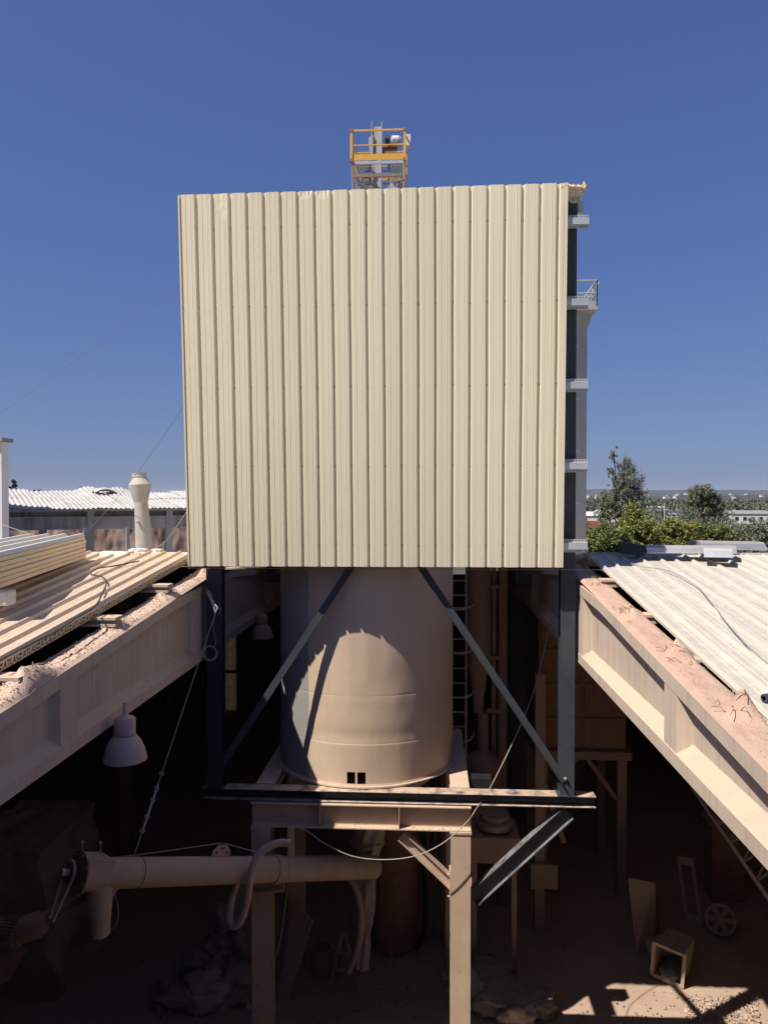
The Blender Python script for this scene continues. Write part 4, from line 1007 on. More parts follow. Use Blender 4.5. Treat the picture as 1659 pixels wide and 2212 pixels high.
# ---- flue on the left
fy = 15.2
fb, ft = PY(313, 1200, fy), PY(300, 1022, fy); fa = (ft - fb); FL = fa.length; fa.normalize()
flu = thing('flue', 'pale wrapped flue pipe with flared cap rising behind the left roof', 'flue', tuple(fb - fa*1.2))
pr = []; k = 0
z = -1.2; zf = FL*.64
while z < zf:
    rr = .175 - .045*max(0, z)/zf
    pr += [(rr + .002, z), (rr + .004, z+.008), (rr, z+.02)]; z += .026
MB().lathe(pr, fb, 40, fa).build('wrapped_pipe', 'flue', flu, True)
cap = [(.13, zf), (.15, FL*.68), (.225, FL*.845), (.228, FL*.86), (.20, FL*.885), (.145, FL*.935), (.135, FL*.945), (.142, FL*.95), (.142, FL*.965), (.135, FL*.97), (.14, FL*1.0), (.12, FL*1.0), (.12, FL*.9)]
MB().lathe(cap, fb, 40, fa, caps=False).build('flared_cap', 'flue', flu, True)
mb = MB(); mb.lathe([(.022, 0), (.03, .06), (.01, .075)], fb + fa*(FL*.41) + Vector((-.02, -.15, 0)), 12, (-.1, -1, .1)); mb.build('nozzle', 'flue', flu, True)

# ---- shed with old corrugated roof on the left
A = PD(-45, 1099, 28.5); A.z = 8.62; ed = Vector((math.cos(R(34)), math.sin(R(34)), 0)); bd = Vector((-math.sin(R(34)), math.cos(R(34)), 0))
shed = thing('open_shed', 'open sided shed with wavy white corrugated roof beyond the left roof', 'shed', (A.x, A.y, 0))
SWD = 1.06; rs = random.Random(12)
NSH = 11
for i in range(NSH):
    for r_i in range(2):
        L0, L1 = (0, 3.1) if r_i == 0 else (2.95, 5.6 + rs.uniform(-.5, .5))
        lift = rs.uniform(0, .04); skew = rs.uniform(-.05, .05); tear = (i in (4, 5) and r_i == 1)
        def fn(u, v, i=i, L0=L0, L1=L1, lift=lift, r_i=r_i, skew=skew, tear=tear):
            s_ = i*SWD + u*(SWD+.06) + skew*v; L_ = L0 + (L1-L0)*v
            h = .024*math.sin(u*2*math.pi*6) + L_*.125 + lift*v*2 + .03*r_i + .05*wob((s_, L_, 0), .8)
            if tear: h += .18*v*math.sin(u*3.1)
            p = A + ed*s_ + bd*(L_ - .25); p.z = A.z + h; return p
        MB().grid(fn, 48, 8).build('roof_sheet', 'shed_roof', shed, True)
LT = NSH*SWD
Mz = Matrix((ed, bd, Vector((0, 0, 1)))).transposed()
def sp(s_, b_, z): p = A + ed*s_ + bd*b_; p.z = z; return p
MB().rbox(sp(LT/2, -.18, A.z - .06), (LT, .05, .09), Mz).build('gutter', 'old_concrete', shed)
MB().rbox(sp(LT/2, .15, A.z - .58), (LT, .3, .48), Mz).build('eave_beam', 'old_concrete', shed)
MB().rbox(sp(LT/2, .6, A.z - .22), (LT, .12, .2), Mz).build('purlin', 'old_concrete', shed)
MB().rbox(sp(LT/2, 3.2, A.z + .1), (LT, .15, .25), Mz).build('purlin', 'old_concrete', shed)
MB().rbox(sp(LT/2, 5.4, A.z - .2), (LT, .2, .5), Mz).build('rear_beam', 'old_concrete', shed)
for px in (2, 196, 366):
    d = ray(px, 1150); # intersect with the eave line
    det = d.x*ed.y - d.y*ed.x; s_ = ((A.x)*d.y - (A.y)*d.x)/( -ed.x*d.y + ed.y*d.x) if True else 0
    s_ = (A.y*d.x - A.x*d.y)/(ed.x*d.y - ed.y*d.x)
    MB().rbox(sp(s_, .15, (A.z-.825)/2), (.28, .26, A.z-.825), Mz).build('column', 'old_concrete', shed)
    mb = MB(); mb.rbox(sp(s_, -.03, A.z-.42), (.26, .045, .62), Mz); mb.build('corbel', 'old_concrete', shed)
for px in (88, 184, 276):
    d = ray(px, 1150); B0 = A - bd*1.3; s_ = (B0.y*d.x - B0.x*d.y)/(ed.x*d.y - ed.y*d.x)
    MB().rbox(sp(s_, -1.3, (A.z-.75)/2), (.13, .13, A.z-.75), Mz).build('post', 'old_concrete', shed)
# torn loose sheet lying on the shed roof
mb = MB()
tp = sp(5.4, 3.6, A.z + .75)
mb.grid(lambda u, v: tp + ed*(1.5*u - .7) + bd*(.8*v) + Vector((0, 0, .1*math.sin(u*4.5) + .07*math.sin(v*6 + u*5) + .08*v - .1)), 16, 10)
single(mb, 'torn_sheet', 'shed_roof', 'torn curled sheet lying on the shed roof ridge', 'sheet', None, True)
# earth bank behind the shed
def bank(u, v):
    px = -120 + 640*u; top = 1143 + 6*noise.noise(Vector((u*6, 0, 0))) + (8*(u-.7) if u > .7 else 0)
    pT = PD(px, top, 45); z = pT.z*v + (-.5)*(1-v)
    p = PD(px, 1143, 45 + .0*v + 1.2*v); p.z = z
    n3 = noise.noise(Vector((u*25, z*.8, 2)))*.22 + noise.noise(Vector((u*80, z*2.4, 3)))*.14
    p.y += n3; return p
bk = MB().grid(bank, 160, 40).build('earth_bank', 'earth_bank', None, True, None, 80); bk['kind'] = 'structure'
# ---- white building cut by the left edge
p = PD(4, 1095, 24); q_ = PD(12, 950, 24)
bl = thing('white_building', 'white rendered building with grey eave cut by left edge', 'building', (p.x-2, p.y+2, 0))
MB().box((p.x-6, p.y, 0), (p.x-.0, p.y+.4, q_.z-.06)).add([(p.x-6, p.y+.4, 0), (p.x, p.y+.4, 0), (p.x-2.6, p.y+5, 0), (p.x-6, p.y+5, 0), (p.x-6, p.y+.4, q_.z-.06), (p.x, p.y+.4, q_.z-.06), (p.x-2.6, p.y+5, q_.z-.06), (p.x-6, p.y+5, q_.z-.06)], [(4,5,6,7),(1,2,6,5),(2,3,7,6),(3,0,4,7)]).build('wall', 'white_paint', bl)
MB().box((p.x-6.2, p.y-.15, q_.z-.055), (q_.x, p.y+.5, q_.z+.06)).build('eave', 'grey_roof', bl)

# ================================================================== INTERIOR THINGS
# hopper box on legs, right
hx0, hx1, hy0 = PY(1163, 1640, 17.6).x, PY(1352, 1640, 17.6).x, 17.6
hb = thing('filter_box', 'rusty panelled filter box on legs in the dark hall, right', 'filter', ((hx0+hx1)/2, hy0+1, 0))
z0h = PY(1250, 1640, hy0).z; z1h = 6.45
MB().box((hx0, hy0+.03, z0h+.2), (hx1, hy0+2.2, z1h)).build('casing', 'rust', hb)
for i in range(2):
    for j in range(4):
        w_ = (hx1-hx0)/2; h_ = (z1h - z0h - .2)/4
        MB().box((hx0+i*w_+.05, hy0-.01, z0h+.2+j*h_+.05), (hx0+(i+1)*w_-.05, hy0+.028, z0h+.2+(j+1)*h_-.05)).build('panel', 'rust', hb)
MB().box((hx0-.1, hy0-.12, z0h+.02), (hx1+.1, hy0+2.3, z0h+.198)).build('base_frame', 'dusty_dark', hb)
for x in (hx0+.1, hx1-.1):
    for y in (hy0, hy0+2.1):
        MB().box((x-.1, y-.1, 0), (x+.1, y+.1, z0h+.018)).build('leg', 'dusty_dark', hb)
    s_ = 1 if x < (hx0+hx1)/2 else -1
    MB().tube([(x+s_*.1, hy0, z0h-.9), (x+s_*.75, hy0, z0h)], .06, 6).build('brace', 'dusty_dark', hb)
# ladder with safety cage beside the silo
ld = thing('caged_ladder', 'dusty steel ladder with safety hoops beside the silo', 'ladder', tuple(PY(990, 1620, 15.2)))
ly = 15.2; lx = PY(988, 1500, ly).x; zA, zB = .3, 8.0
for s_ in (-.17, .17): MB().box((lx+s_-.02, ly-.02, zA), (lx+s_+.02, ly+.02, zB)).build('stile', 'dusty_dark', ld)
mb = MB(); z = zA + .15
while z < zB: mb.tube([(lx-.155, ly, z), (lx+.155, ly, z)], .014, 6); z += .29
mb.build('rung', 'dusty_dark', ld)
z = 4.4
while z < zB:
    MB().tube([(lx + .17*math.cos(0) + .0 + (.32*math.sin(a_*.224)) - .17*0, ly - .02 - .62*math.sin(a_*.224), z) if False else (lx - .2*math.cos(a_*.224)*1.6 + .0, ly - .02 - .6*math.sin(a_*.224), z) for a_ in range(15)], .018, 5).build('hoop', 'dusty_dark', ld); z += .85
# cyclone and drum behind the ladder
cy = thing('dust_cyclone', 'brown dust cyclone with cone and side pipe behind the ladder', 'cyclone', tuple(PY(1035, 1700, 17.0)))
c = PY(1033, 1500, 17.0); 
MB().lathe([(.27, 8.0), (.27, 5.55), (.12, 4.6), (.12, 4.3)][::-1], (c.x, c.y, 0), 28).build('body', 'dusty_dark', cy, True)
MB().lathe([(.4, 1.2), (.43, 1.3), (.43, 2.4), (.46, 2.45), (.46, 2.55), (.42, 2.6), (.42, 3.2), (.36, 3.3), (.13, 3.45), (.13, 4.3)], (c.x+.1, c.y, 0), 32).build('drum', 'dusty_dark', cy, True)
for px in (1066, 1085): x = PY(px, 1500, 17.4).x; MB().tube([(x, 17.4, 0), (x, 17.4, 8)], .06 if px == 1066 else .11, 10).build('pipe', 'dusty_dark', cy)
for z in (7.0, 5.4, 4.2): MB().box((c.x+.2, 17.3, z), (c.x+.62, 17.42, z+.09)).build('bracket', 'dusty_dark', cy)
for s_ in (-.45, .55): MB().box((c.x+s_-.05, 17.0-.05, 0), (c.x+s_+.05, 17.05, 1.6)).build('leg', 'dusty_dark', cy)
# dark control box by the right leg
cbx = PY(1040, 1695, 12.2); MBx = MB().box((cbx.x-.16, 12.1, cbx.z-.12), (cbx.x+.15, 12.35, cbx.z+.12)); single(MBx, 'switch_box', 'black', 'black switch box beside the silo base at right', 'box')
# black brackets hanging below the cladding
for px, lab in ((592, 'small black steel bracket left of the silo under the cladding'), (1131, 'black steel bracket right of the silo under the cladding')):
    c = PY(px, 1248, 14.5); mb = MB(); mb.box((c.x-.14, 14.5, c.z-.1), (c.x+.16, 14.58, c.z+.08)).box((c.x-.14, 14.5, c.z+.081), (c.x+.02, 14.58, c.z+.6)); single(mb, 'steel_bracket', 'black', lab, 'bracket')
# tank below the silo
tk = thing('vertical_tank', 'dark brown vertical tank standing on the floor behind the stand legs', 'tank', tuple(PZ(848, 2080, 0)))
tc_ = PZ(848, 2085, 0.0); tc_.y += .6
MB().lathe([(.3, .02), (.46, .12), (.50, .3), (.50, 3.1), (.44, 3.25), (.2, 3.32), (.2, 3.5)], (tc_.x, tc_.y, 0), 40).build('body', 'rust', tk, True)
for a_ in (.4, 2.5, 4.6): p = tc_ + Vector((.42*math.cos(a_), .42*math.sin(a_), 0)); MB().box((p.x-.05, p.y-.05, 0), (p.x+.05, p.y+.05, .35)).build('leg', 'dusty_dark', tk)
MB().tube(spline([(tc_.x+.6, tc_.y-.2, 3.0), (tc_.x+.62, tc_.y-.2, 1.6), (tc_.x+.6, tc_.y-.15, .5), (tc_.x+.45, tc_.y-.3, .15)], 6), .05, 8).build('drain_pipe', 'black', tk, True)
# vertical pipes between tank and right leg
for i, px in enumerate((922, 940, 955)):
    x = PY(px, 1900, 15.6).x
    single(MB().tube([(x, 15.6, 0), (x, 15.6, 4.6)], (.05, .035, .05)[i], 10), 'vertical_pipe', 'dusty_dark', ('thick brown pipe right of the tank', 'thin brown pipe between two thicker ones', 'brown pipe nearest the right leg')[i], 'pipe', 'pipes behind the right leg', True)
# wooden trestle
tr = thing('trestle', 'narrow wooden trestle in the dark between the stand legs', 'trestle', tuple(PZ(741, 2130, 0)))
tb = PZ(741, 2140, 0.0)
top_ = tb + Vector((0, .2, .95))
for dx, dy in ((-.24, 0), (.24, 0), (-.16, .5), (.16, .5)): MB().extr([(-.03, -.02), (.03, -.02), (.03, .02), (-.03, .02)], tb + Vector((dx, dy, 0)), top_ + Vector((dx*.15, 0, 0)), (0, 1, 0)).build('leg', 'dusty_dark', tr)
for f_ in (.32, .62): MB().box((tb.x-.24*(1-f_*.85), tb.y+.2*f_-.03, .95*f_), (tb.x+.24*(1-f_*.85), tb.y+.2*f_+.01, .95*f_+.06)).build('cross_bar', 'dusty_dark', tr)
# bucket and drum near trestle
def drum(c, r, h, mat, name, label, cat, open_=True):
    mb = MB(); mb.lathe([(r*.85, 0), (r*.9, .01), (r, h), (r*1.04, h), (r*1.04, h+.015), (r*.95, h+.015), (r*.93, h*.55), (0.01, h*.55)], c, 28, caps=False); return single(mb, name, mat, label, cat, None, True)
drum(PZ(695, 2105, 0), .2, .5, 'dusty_dark', 'open_drum', 'open drum standing left of the trestle', 'drum')
bu = PZ(1195, 1925, 0)
drum(bu, .16, .36, 'dusty_dark', 'bucket', 'small bucket with pale label on the dark floor', 'bucket')
# bent sheet-metal trough and scrap at right
tg = thing('sheet_trough', 'tall bent sheet metal trough leaning among scrap on the floor', 'trough', tuple(PZ(1385, 2090, 0)))
A, B = PZ(1374, 2062, 0), PZ(1414, 2056, 0)
h1, h2 = 1.4, 1.35
mb = MB(); C_ = B + Vector((.35, .9, 0))
mb.add([A, B, B + Vector((0, 0.05, h2)), A + Vector((-.1, .25, h1)), A + Vector((0, .02, 0)), B + Vector((0, .02, 0)), B + Vector((0, 0.07, h2)), A + Vector((-.1, .27, h1))], [(0,1,2,3),(7,6,5,4),(0,4,5,1),(1,5,6,2),(2,6,7,3),(3,7,4,0)])
mb.build('front_sheet', 'dusty_dark', tg)
mb = MB(); mb.add([B + Vector((.003, 0, 0)), C_, C_ + Vector((0, 0, h2-.3)), B + Vector((.003, .05, h2)), B + Vector((.02, 0, 0)), C_ + Vector((.02, 0, 0)), C_ + Vector((.02, 0, h2-.3)), B + Vector((.02, .05, h2))], [(0,1,2,3),(7,6,5,4),(0,4,5,1),(1,5,6,2),(2,6,7,3),(3,7,4,0)]); mb.build('side_sheet', 'dusty_dark', tg)
# pipe ring lying on floor
pr_ = PZ(1430, 2066, 0) + Vector((-.05, -.1, .24))
mb = MB(); mb.lathe([(.19, -.22), (.20, -.22), (.20, .22), (.215, .22), (.215, .25), (.185, .25), (.185, -.22)], pr_, 32, (.75, -.3, .45), caps=False); single(mb, 'pipe_ring', 'dusty_dark', 'short wide pipe lying on the floor against the open box', 'pipe', None, True)
# open square box
bxo = PZ(1440, 2125, 0); ob = thing('open_box', 'open square steel box lying on its side on the floor', 'box', tuple(bxo))
Mb = Matrix.Rotation(R(-34), 3, 'Z') @ Matrix.Rotation(R(4), 3, 'Y')
def bp(x, y, z): return bxo + Mb @ Vector((x, y, z))
for (cx_, cy_, cz_, sx_, sy_, sz_) in ((0, .35, .0, .52, .7, .02), (0, .35, .62, .52, .7, .02), (-.25, .35, .31, .02, .7, .598), (.25, .35, .31, .02, .7, .598), (0, .69, .31, .478, .02, .598)):
    MB().rbox(bp(cx_, cy_, cz_ + .02), (sx_, sy_, sz_), Mb).build('side', 'dusty_dark', ob)
for (cx_, cz_, sx_, sz_) in ((0, .64, .62, .05), (-.285, .32, .05, .588), (.285, .32, .05, .588), (0, .03, .518, .07)): MB().rbox(bp(cx_, -.012, cz_ + .02), (sx_, .022, sz_), Mb).build('rim', 'dusty_steel', ob)
lump(bp(0, .12, .02), (.15, .16, .08), 8, 'plastic_sack', 'bag_pale', 'crumpled pale sack spilling from the open box', 'sack')
# leaning frame
fr = thing('leaning_frame', 'rectangular steel frame leaning on the rubble, right', 'frame', tuple(PZ(1500, 2005, 0)))
f0 = PZ(1482, 2000, 0); f1 = PZ(1520, 2008, 0); fu = Vector((.0, .55, 1.0)).normalized()*1.35; fv = f1 - f0; fnn = fv.cross(fu).normalized()*.05
def fq(u, v): return f0 + fv*u + fu*v
for (u0, u1, v0, v1) in ((0, .2, 0, 1), (.8, 1, 0, 1), (.2, .8, 0, .18), (.2, .8, .88, 1)):
    P_ = [fq(u0, v0), fq(u1, v0), fq(u1, v1), fq(u0, v1)]; mb = MB().add(P_ + [p - fnn for p in P_], [(0,1,2,3),(7,6,5,4),(0,4,5,1),(1,5,6,2),(2,6,7,3),(3,7,4,0)]); mb.build('frame_bar', 'dusty_dark', fr)
# spoked pulley
pu = thing('spoked_pulley', 'six spoked iron pulley wheel lying among scrap, far right', 'wheel', tuple(PZ(1555, 2020, 0)))
pc_ = PZ(1555, 2020, 0) + Vector((0, 0, .32)); pax = Vector((-.25, -.9, .42)).normalized()
mb = MB(); mb.lathe([(.25, -.1), (.30, -.1), (.30, .1), (.25, .1), (.25, -.1)], pc_, 40, pax, caps=False); mb.build('rim', 'dusty_dark', pu, True)
MB().lathe([(.07, -.1), (.07, .1)], pc_, 20, pax).build('hub', 'dusty_dark', pu, True)
e1 = (Vector((0, 0, 1)) - pax*pax.z).normalized(); e2 = pax.cross(e1)
for k in range(6):
    a_ = k*math.pi/3 + .5; d_ = e1*math.cos(a_) + e2*math.sin(a_); s_ = -e1*math.sin(a_) + e2*math.cos(a_)
    P_ = [pc_ + d_*.06 + s_*.035, pc_ + d_*.06 - s_*.035, pc_ + d_*.255 - s_*.06, pc_ + d_*.255 + s_*.06]
    MB().add([p + pax*.02 for p in P_] + [p - pax*.02 for p in P_], [(0,1,2,3),(7,6,5,4),(0,4,5,1),(1,5,6,2),(2,6,7,3),(3,7,4,0)]).build('spoke', 'dusty_dark', pu)
# tall cabinet by the right wall
cbp = PZ(1572, 1950, 0); mb = MB().box((cbp.x-.35, cbp.y, 0), (cbp.x+.35, cbp.y+.5, 1.75)); cab = thing('steel_cabinet', 'tall brown steel cabinet standing behind the pulley wheel', 'cabinet', tuple(cbp)); mb.build('case', 'rust', cab)
MB().box((cbp.x-.33, cbp.y-.022, .05), (cbp.x+.33, cbp.y-.002, 1.7)).build('door', 'rust', cab); MB().box((cbp.x-.42, cbp.y-.06, 1.752), (cbp.x+.42, cbp.y+.55, 1.78)).build('top', 'dusty_dark', cab)
# lattice truss under right girder
lt = thing('lattice_truss', 'slender lattice truss running below the right girder', 'truss', (3.0, 8, 5.2))
def tp1(t_): return PD(1494 + (1690-1494)*t_, 1702 + (1985-1702)*t_, 11.5 - 4.2*t_)
def tp2(t_): return tp1(t_) + Vector((.38, 0, .28))
for fn in (tp1, tp2): MB().tube([fn(0), fn(1)], .022, 6).build('chord', 'dusty_dark', lt)
mb = None
for k in range(7):
    t0_, t1_ = k/7, (k+1)/7
    MB().tube([tp1(t0_), tp2(t0_)], .014, 5).build('web_bar', 'dusty_dark', lt); MB().tube([tp2(t0_), tp1(t1_)], .014, 5).build('web_bar', 'dusty_dark', lt)
# post in the dark hall, left
p = PZ(275, 2000, 0); 
pp = PY(273, 1700, 19); single(MB().ibeam((pp.x, 19, 0), (pp.x, 19, 6.9), .25, .25, .016, .012, (0, 1, 0)), 'steel_post', 'dusty_dark', 'dark steel post below the nearer bay lamp', 'post')
# concrete block mass at far left
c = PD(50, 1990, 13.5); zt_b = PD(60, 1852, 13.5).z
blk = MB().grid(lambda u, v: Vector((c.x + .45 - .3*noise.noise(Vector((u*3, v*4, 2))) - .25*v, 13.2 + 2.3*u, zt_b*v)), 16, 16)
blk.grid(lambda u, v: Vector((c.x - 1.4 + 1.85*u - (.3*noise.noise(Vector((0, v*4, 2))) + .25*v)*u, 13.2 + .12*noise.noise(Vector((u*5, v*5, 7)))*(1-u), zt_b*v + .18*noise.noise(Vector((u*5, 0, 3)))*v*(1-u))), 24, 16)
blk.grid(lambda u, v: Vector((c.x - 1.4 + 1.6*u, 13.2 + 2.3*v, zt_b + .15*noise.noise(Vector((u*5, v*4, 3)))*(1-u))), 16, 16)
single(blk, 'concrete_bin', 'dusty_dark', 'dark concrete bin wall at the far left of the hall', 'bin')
# machine seen between strut and leg: motor with lit patches
mt = thing('floor_machine', 'low dusty machine seen between the right leg and the strut', 'machine', tuple(PY(1070, 1830, 14.6)))
c = PY(1068, 1790, 14.8)
MB().lathe([(.1, 0), (.35, .05), (.35, .16), (.28, .18), (.28, .3), (.1, .34)], c, 28).build('rotor_housing', 'dusty_dark', mt, True)
MB().box((c.x-.5, c.y-.4, c.z-.5), (c.x+.45, c.y+.5, c.z-.02)).build('base', 'dusty_dark', mt)
for dx in (-.4, .35): MB().box((c.x+dx-.05, c.y-.3, 0), (c.x+dx+.05, c.y-.2, c.z-.502)).build('leg', 'dusty_dark', mt)
x = PY(1165, 1850, 16).x; ps = thing('prop_post', 'brown steel post with sloping prop behind the strut', 'post', (x, 16, 0))
MB().box((x-.1, 15.9, 0), (x+.1, 16.1, 5.4)).build('post', 'dusty_dark', ps); MB().tube([(x+.1, 16, 3.1), (x+.5, 16, 1.9)], .06, 8).build('prop', 'dusty_dark', ps); MB().box((x-.2, 15.8, 1.0), (x+.35, 15.88, 1.5)).build('plate', 'dusty_dark', ps)
# ---- piles of sacks
grp = 'sacks piled at the left leg'
sacks = [(375, 2195, .5, .4, .3, 'bag', 'big rounded sack at the bottom of the left heap, lowest in view'), (440, 2190, .5, .45, .42, 'bag_pale', 'large pale sack slumped in the left heap'),
         (505, 2175, .35, .4, .5, 'bag', 'brown sack against the left leg, lower one'), (420, 2120, .35, .35, .4, 'bag', 'dark creased sack at the left rim of the heap'), (470, 2110, .4, .4, .55, 'bag', 'folded brown sack in the middle of the left heap'),
         (515, 2110, .35, .35, .7, 'bag', 'upright brown sack leaning at the left leg'), (490, 2075, .35, .35, .85, 'bag_pale', 'pale sack lying on top of the left heap'), (520, 2050, .3, .3, .95, 'bag_pale', 'pale upright sack behind the left leg, the tallest'), (455, 2150, .3, .3, .4, 'bag', 'small crumpled sack in the middle of the left heap')]
for i, (px, py, a_, b_, h, m_, lab) in enumerate(sacks):
    p = PZ(px, py, .0); p.z = 0; lump(p + Vector((0, .25, 0)), (a_*.8, b_*.8, h*.62), i + 20, 'sack', m_, lab, 'sack', grp, 4, .42)
grp = 'sacks beside the right leg'
sacks = [(1080, 2190, .6, .5, .35, 'bag', 'large grey brown sack sheet right of the right leg'), (1010, 2180, .4, .4, .4, 'bag_pale', 'torn pale sack partly hidden by the right leg'), (1160, 2200, .4, .4, .3, 'bag', 'rounded sack between leg and sun patch, right end'), (1060, 2145, .5, .4, .35, 'bag', 'dark sack at the back of the right heap'), (1120, 2215, .4, .35, .32, 'bag', 'sack in front of the right heap at the picture bottom')]
for i, (px, py, a_, b_, h, m_, lab) in enumerate(sacks):
    p = PZ(px, py, .0); p.z = 0; lump(p + Vector((0, .2, 0)), (a_*.8, b_*.8, h*.62), i + 50, 'sack', m_, lab, 'sack', grp, 4, .42)
# loose planks leaning behind left leg
pl = None
for k in range(5):
    A_ = PZ(600 + k*5, 2165, 0); B_ = A_ + Vector((.25 + .03*k, .6, 1.5 - .08*k)); single(MB().extr([(-.03, -.012), (.03, -.012), (.03, .012), (-.03, .012)], A_, B_, (0, 1, 0)), 'plank', 'dusty_dark', ('leftmost', 'second from left', 'middle', 'fourth from left', 'rightmost')[k] + ' thin plank of the bundle leaning behind the left leg', 'plank', 'bundle of planks')
# gravel and rubble on the floor
def scatter(name, label, n_, area, sizes, mat, seed):
    rn = random.Random(seed); mb = MB()
    for k in range(n_):
        px, py = rn.uniform(area[0], area[1]), area[2] + (area[3]-area[2])*rn.random()**.8
        p = PZ(px, py, .02); s = rn.choice(sizes)*rn.uniform(.6, 1.3)
        Mx_ = Matrix.Rotation(rn.uniform(0, 6), 3, 'Z') @ Matrix.Rotation(rn.uniform(0, 6), 3, 'X')
        vs = [p + Mx_ @ (Vector(v).normalized()*s*rn.uniform(.75, 1.2)) for v in ((1,0,0),(-1,0,0),(0,1,0),(0,-1,0),(0,0,.8),(0,0,-.8))]
        mb.add(vs, [(0,2,4),(2,1,4),(1,3,4),(3,0,4),(2,0,5),(1,2,5),(3,1,5),(0,3,5)])
    o = mb.build(name, mat); o['kind'] = 'stuff'; o['label'] = label; o['category'] = 'gravel'
scatter('gravel', 'loose gravel on the sunlit patch of floor', 900, (1480, 1640, 2150, 2240), (.012, .018, .028, .04), 'gravel', 5)
scatter('rubble', 'loose rubble strewn over the shaded floor', 450, (1030, 1700, 1930, 2230), (.012, .018, .03), 'floor', 6)
scatter('rubble', 'rubble in the dark below the left roof', 400, (300, 960, 2040, 2230), (.012, .02, .035), 'floor', 8)

# ================================================================== TREES AND FAR THINGS
def leaves(mb, c, rad, n_, s, rnd, flat=1.0):
    for k in range(n_):
        d_ = Vector((rnd.gauss(0, 1), rnd.gauss(0, 1), rnd.gauss(0, 1))).normalized()*(rnd.random()**.45)
        p = Vector(c) + Vector((d_.x*rad[0], d_.y*rad[1], d_.z*rad[2]))
        a_ = Vector((rnd.uniform(-1, 1), rnd.uniform(-1, 1), rnd.uniform(-1, 1))).normalized(); b_ = a_.orthogonal().normalized()
        q = s*rnd.uniform(.6, 1.4); a_ *= q; b_ *= q*.55
        mb.add([p - a_, p + b_, p + a_, p - b_], [(0, 1, 2, 3)])
def tree(base, blobs, nleaf, s, lm, name, label, seed, grp=None, tr=.16, wisp=1.0):
    rnd = random.Random(seed); t = thing(name, label, 'tree', tuple(base), grp)
    vol = sum(b[1][0]*b[1][1]*b[1][2] for b in blobs); mb = MB()
    topb = max(blobs, key=lambda b: b[0].z)[0]
    for c, r_ in blobs:
        m_ = max(30, int(nleaf*r_[0]*r_[1]*r_[2]/vol)); nc = max(6, m_//38)
        for k in range(nc):
            d_ = Vector((rnd.gauss(0, 1), rnd.gauss(0, 1), rnd.gauss(0, 1))).normalized()*(rnd.uniform(.35, 1.08))
            cc = c + Vector((d_.x*r_[0], d_.y*r_[1], d_.z*r_[2])); rr = min(r_)*rnd.uniform(.2, .5)
            leaves(mb, cc, (rr*wisp, rr*wisp, rr*(.75 if wisp == 1 else 1.0)), m_//nc, s, rnd)
    mb.build('crown', lm, t)
    mb = MB(); base = Vector(base)
    trunk = [base, base.lerp(topb, .35) + Vector((rnd.uniform(-.2, .2), 0, 0)), base.lerp(topb, .7) + Vector((rnd.uniform(-.2, .2), 0, 0)), topb]
    mb.tube(spline(trunk, 5), [tr*(1 - .9*i/15) for i in range(16)], 8)
    for c, r_ in blobs:
        st_ = base.lerp(topb, max(.2, min(.85, (c.z - base.z)/(topb.z - base.z + .01) - .22)))
        mb.tube(spline([st_, st_.lerp(c, .5) + Vector((0, 0, -.1)), c], 4), [tr*.45*(1 - .8*i/8) for i in range(9)], 6)
        for k in range(3): 
            e_ = c + Vector((rnd.uniform(-1, 1)*r_[0], rnd.uniform(-1, 1)*r_[1], rnd.uniform(-.3, .9)*r_[2]))*.8; mb.tube([c.lerp(st_, .3), e_], [tr*.16, tr*.05], 5)
    mb.build('trunk', 'bark', t, True)
    return t
def T(px, py, d, w, h, dep=None): return (PD(px, py, d), (w, dep or w, h))
# broad-leaved trees just behind the right roof
def basz(px, d): p = PD(px, 1150, d); p.z = 0; return p
tree(basz(1300, 36), [T(1288, 1168, 36, .8, .6), T(1318, 1152, 36, .7, .55), T(1272, 1180, 36, .7, .7), T(1330, 1175, 36, .9, .7)], 17000, .06, 'leaf_green', 'broad_leaf_tree', 'dark green leafy tree nearest the tower behind the right roof', 1, 'leafy trees behind the right roof')
tree(basz(1375, 38), [T(1370, 1108, 38, .5, .5), T(1375, 1140, 38, .95, .6), T(1350, 1165, 38, .8, .6), T(1400, 1160, 38, .8, .7), T(1380, 1190, 38, 1.1, .6)], 22000, .058, 'leaf_yellow', 'broad_leaf_tree', 'yellow green leafy tree, tallest of those behind the right roof', 2, 'leafy trees behind the right roof')
tree(basz(1450, 40), [T(1445, 1138, 40, .8, .45), T(1470, 1150, 40, .8, .6), T(1430, 1165, 40, .8, .6), T(1465, 1180, 40, 1.2, .7)], 20000, .058, 'leaf_yellow', 'broad_leaf_tree', 'yellow green leafy tree in the middle behind the ridge caps', 3, 'leafy trees behind the right roof')
tree(basz(1535, 41), [T(1510, 1148, 41, .8, .55), T(1545, 1155, 41, .85, .55), T(1575, 1170, 41, .7, .5), T(1530, 1180, 41, 1.3, .65)], 20000, .06, 'leaf_green', 'broad_leaf_tree', 'green leafy tree at the right end of the row', 4, 'leafy trees behind the right roof')
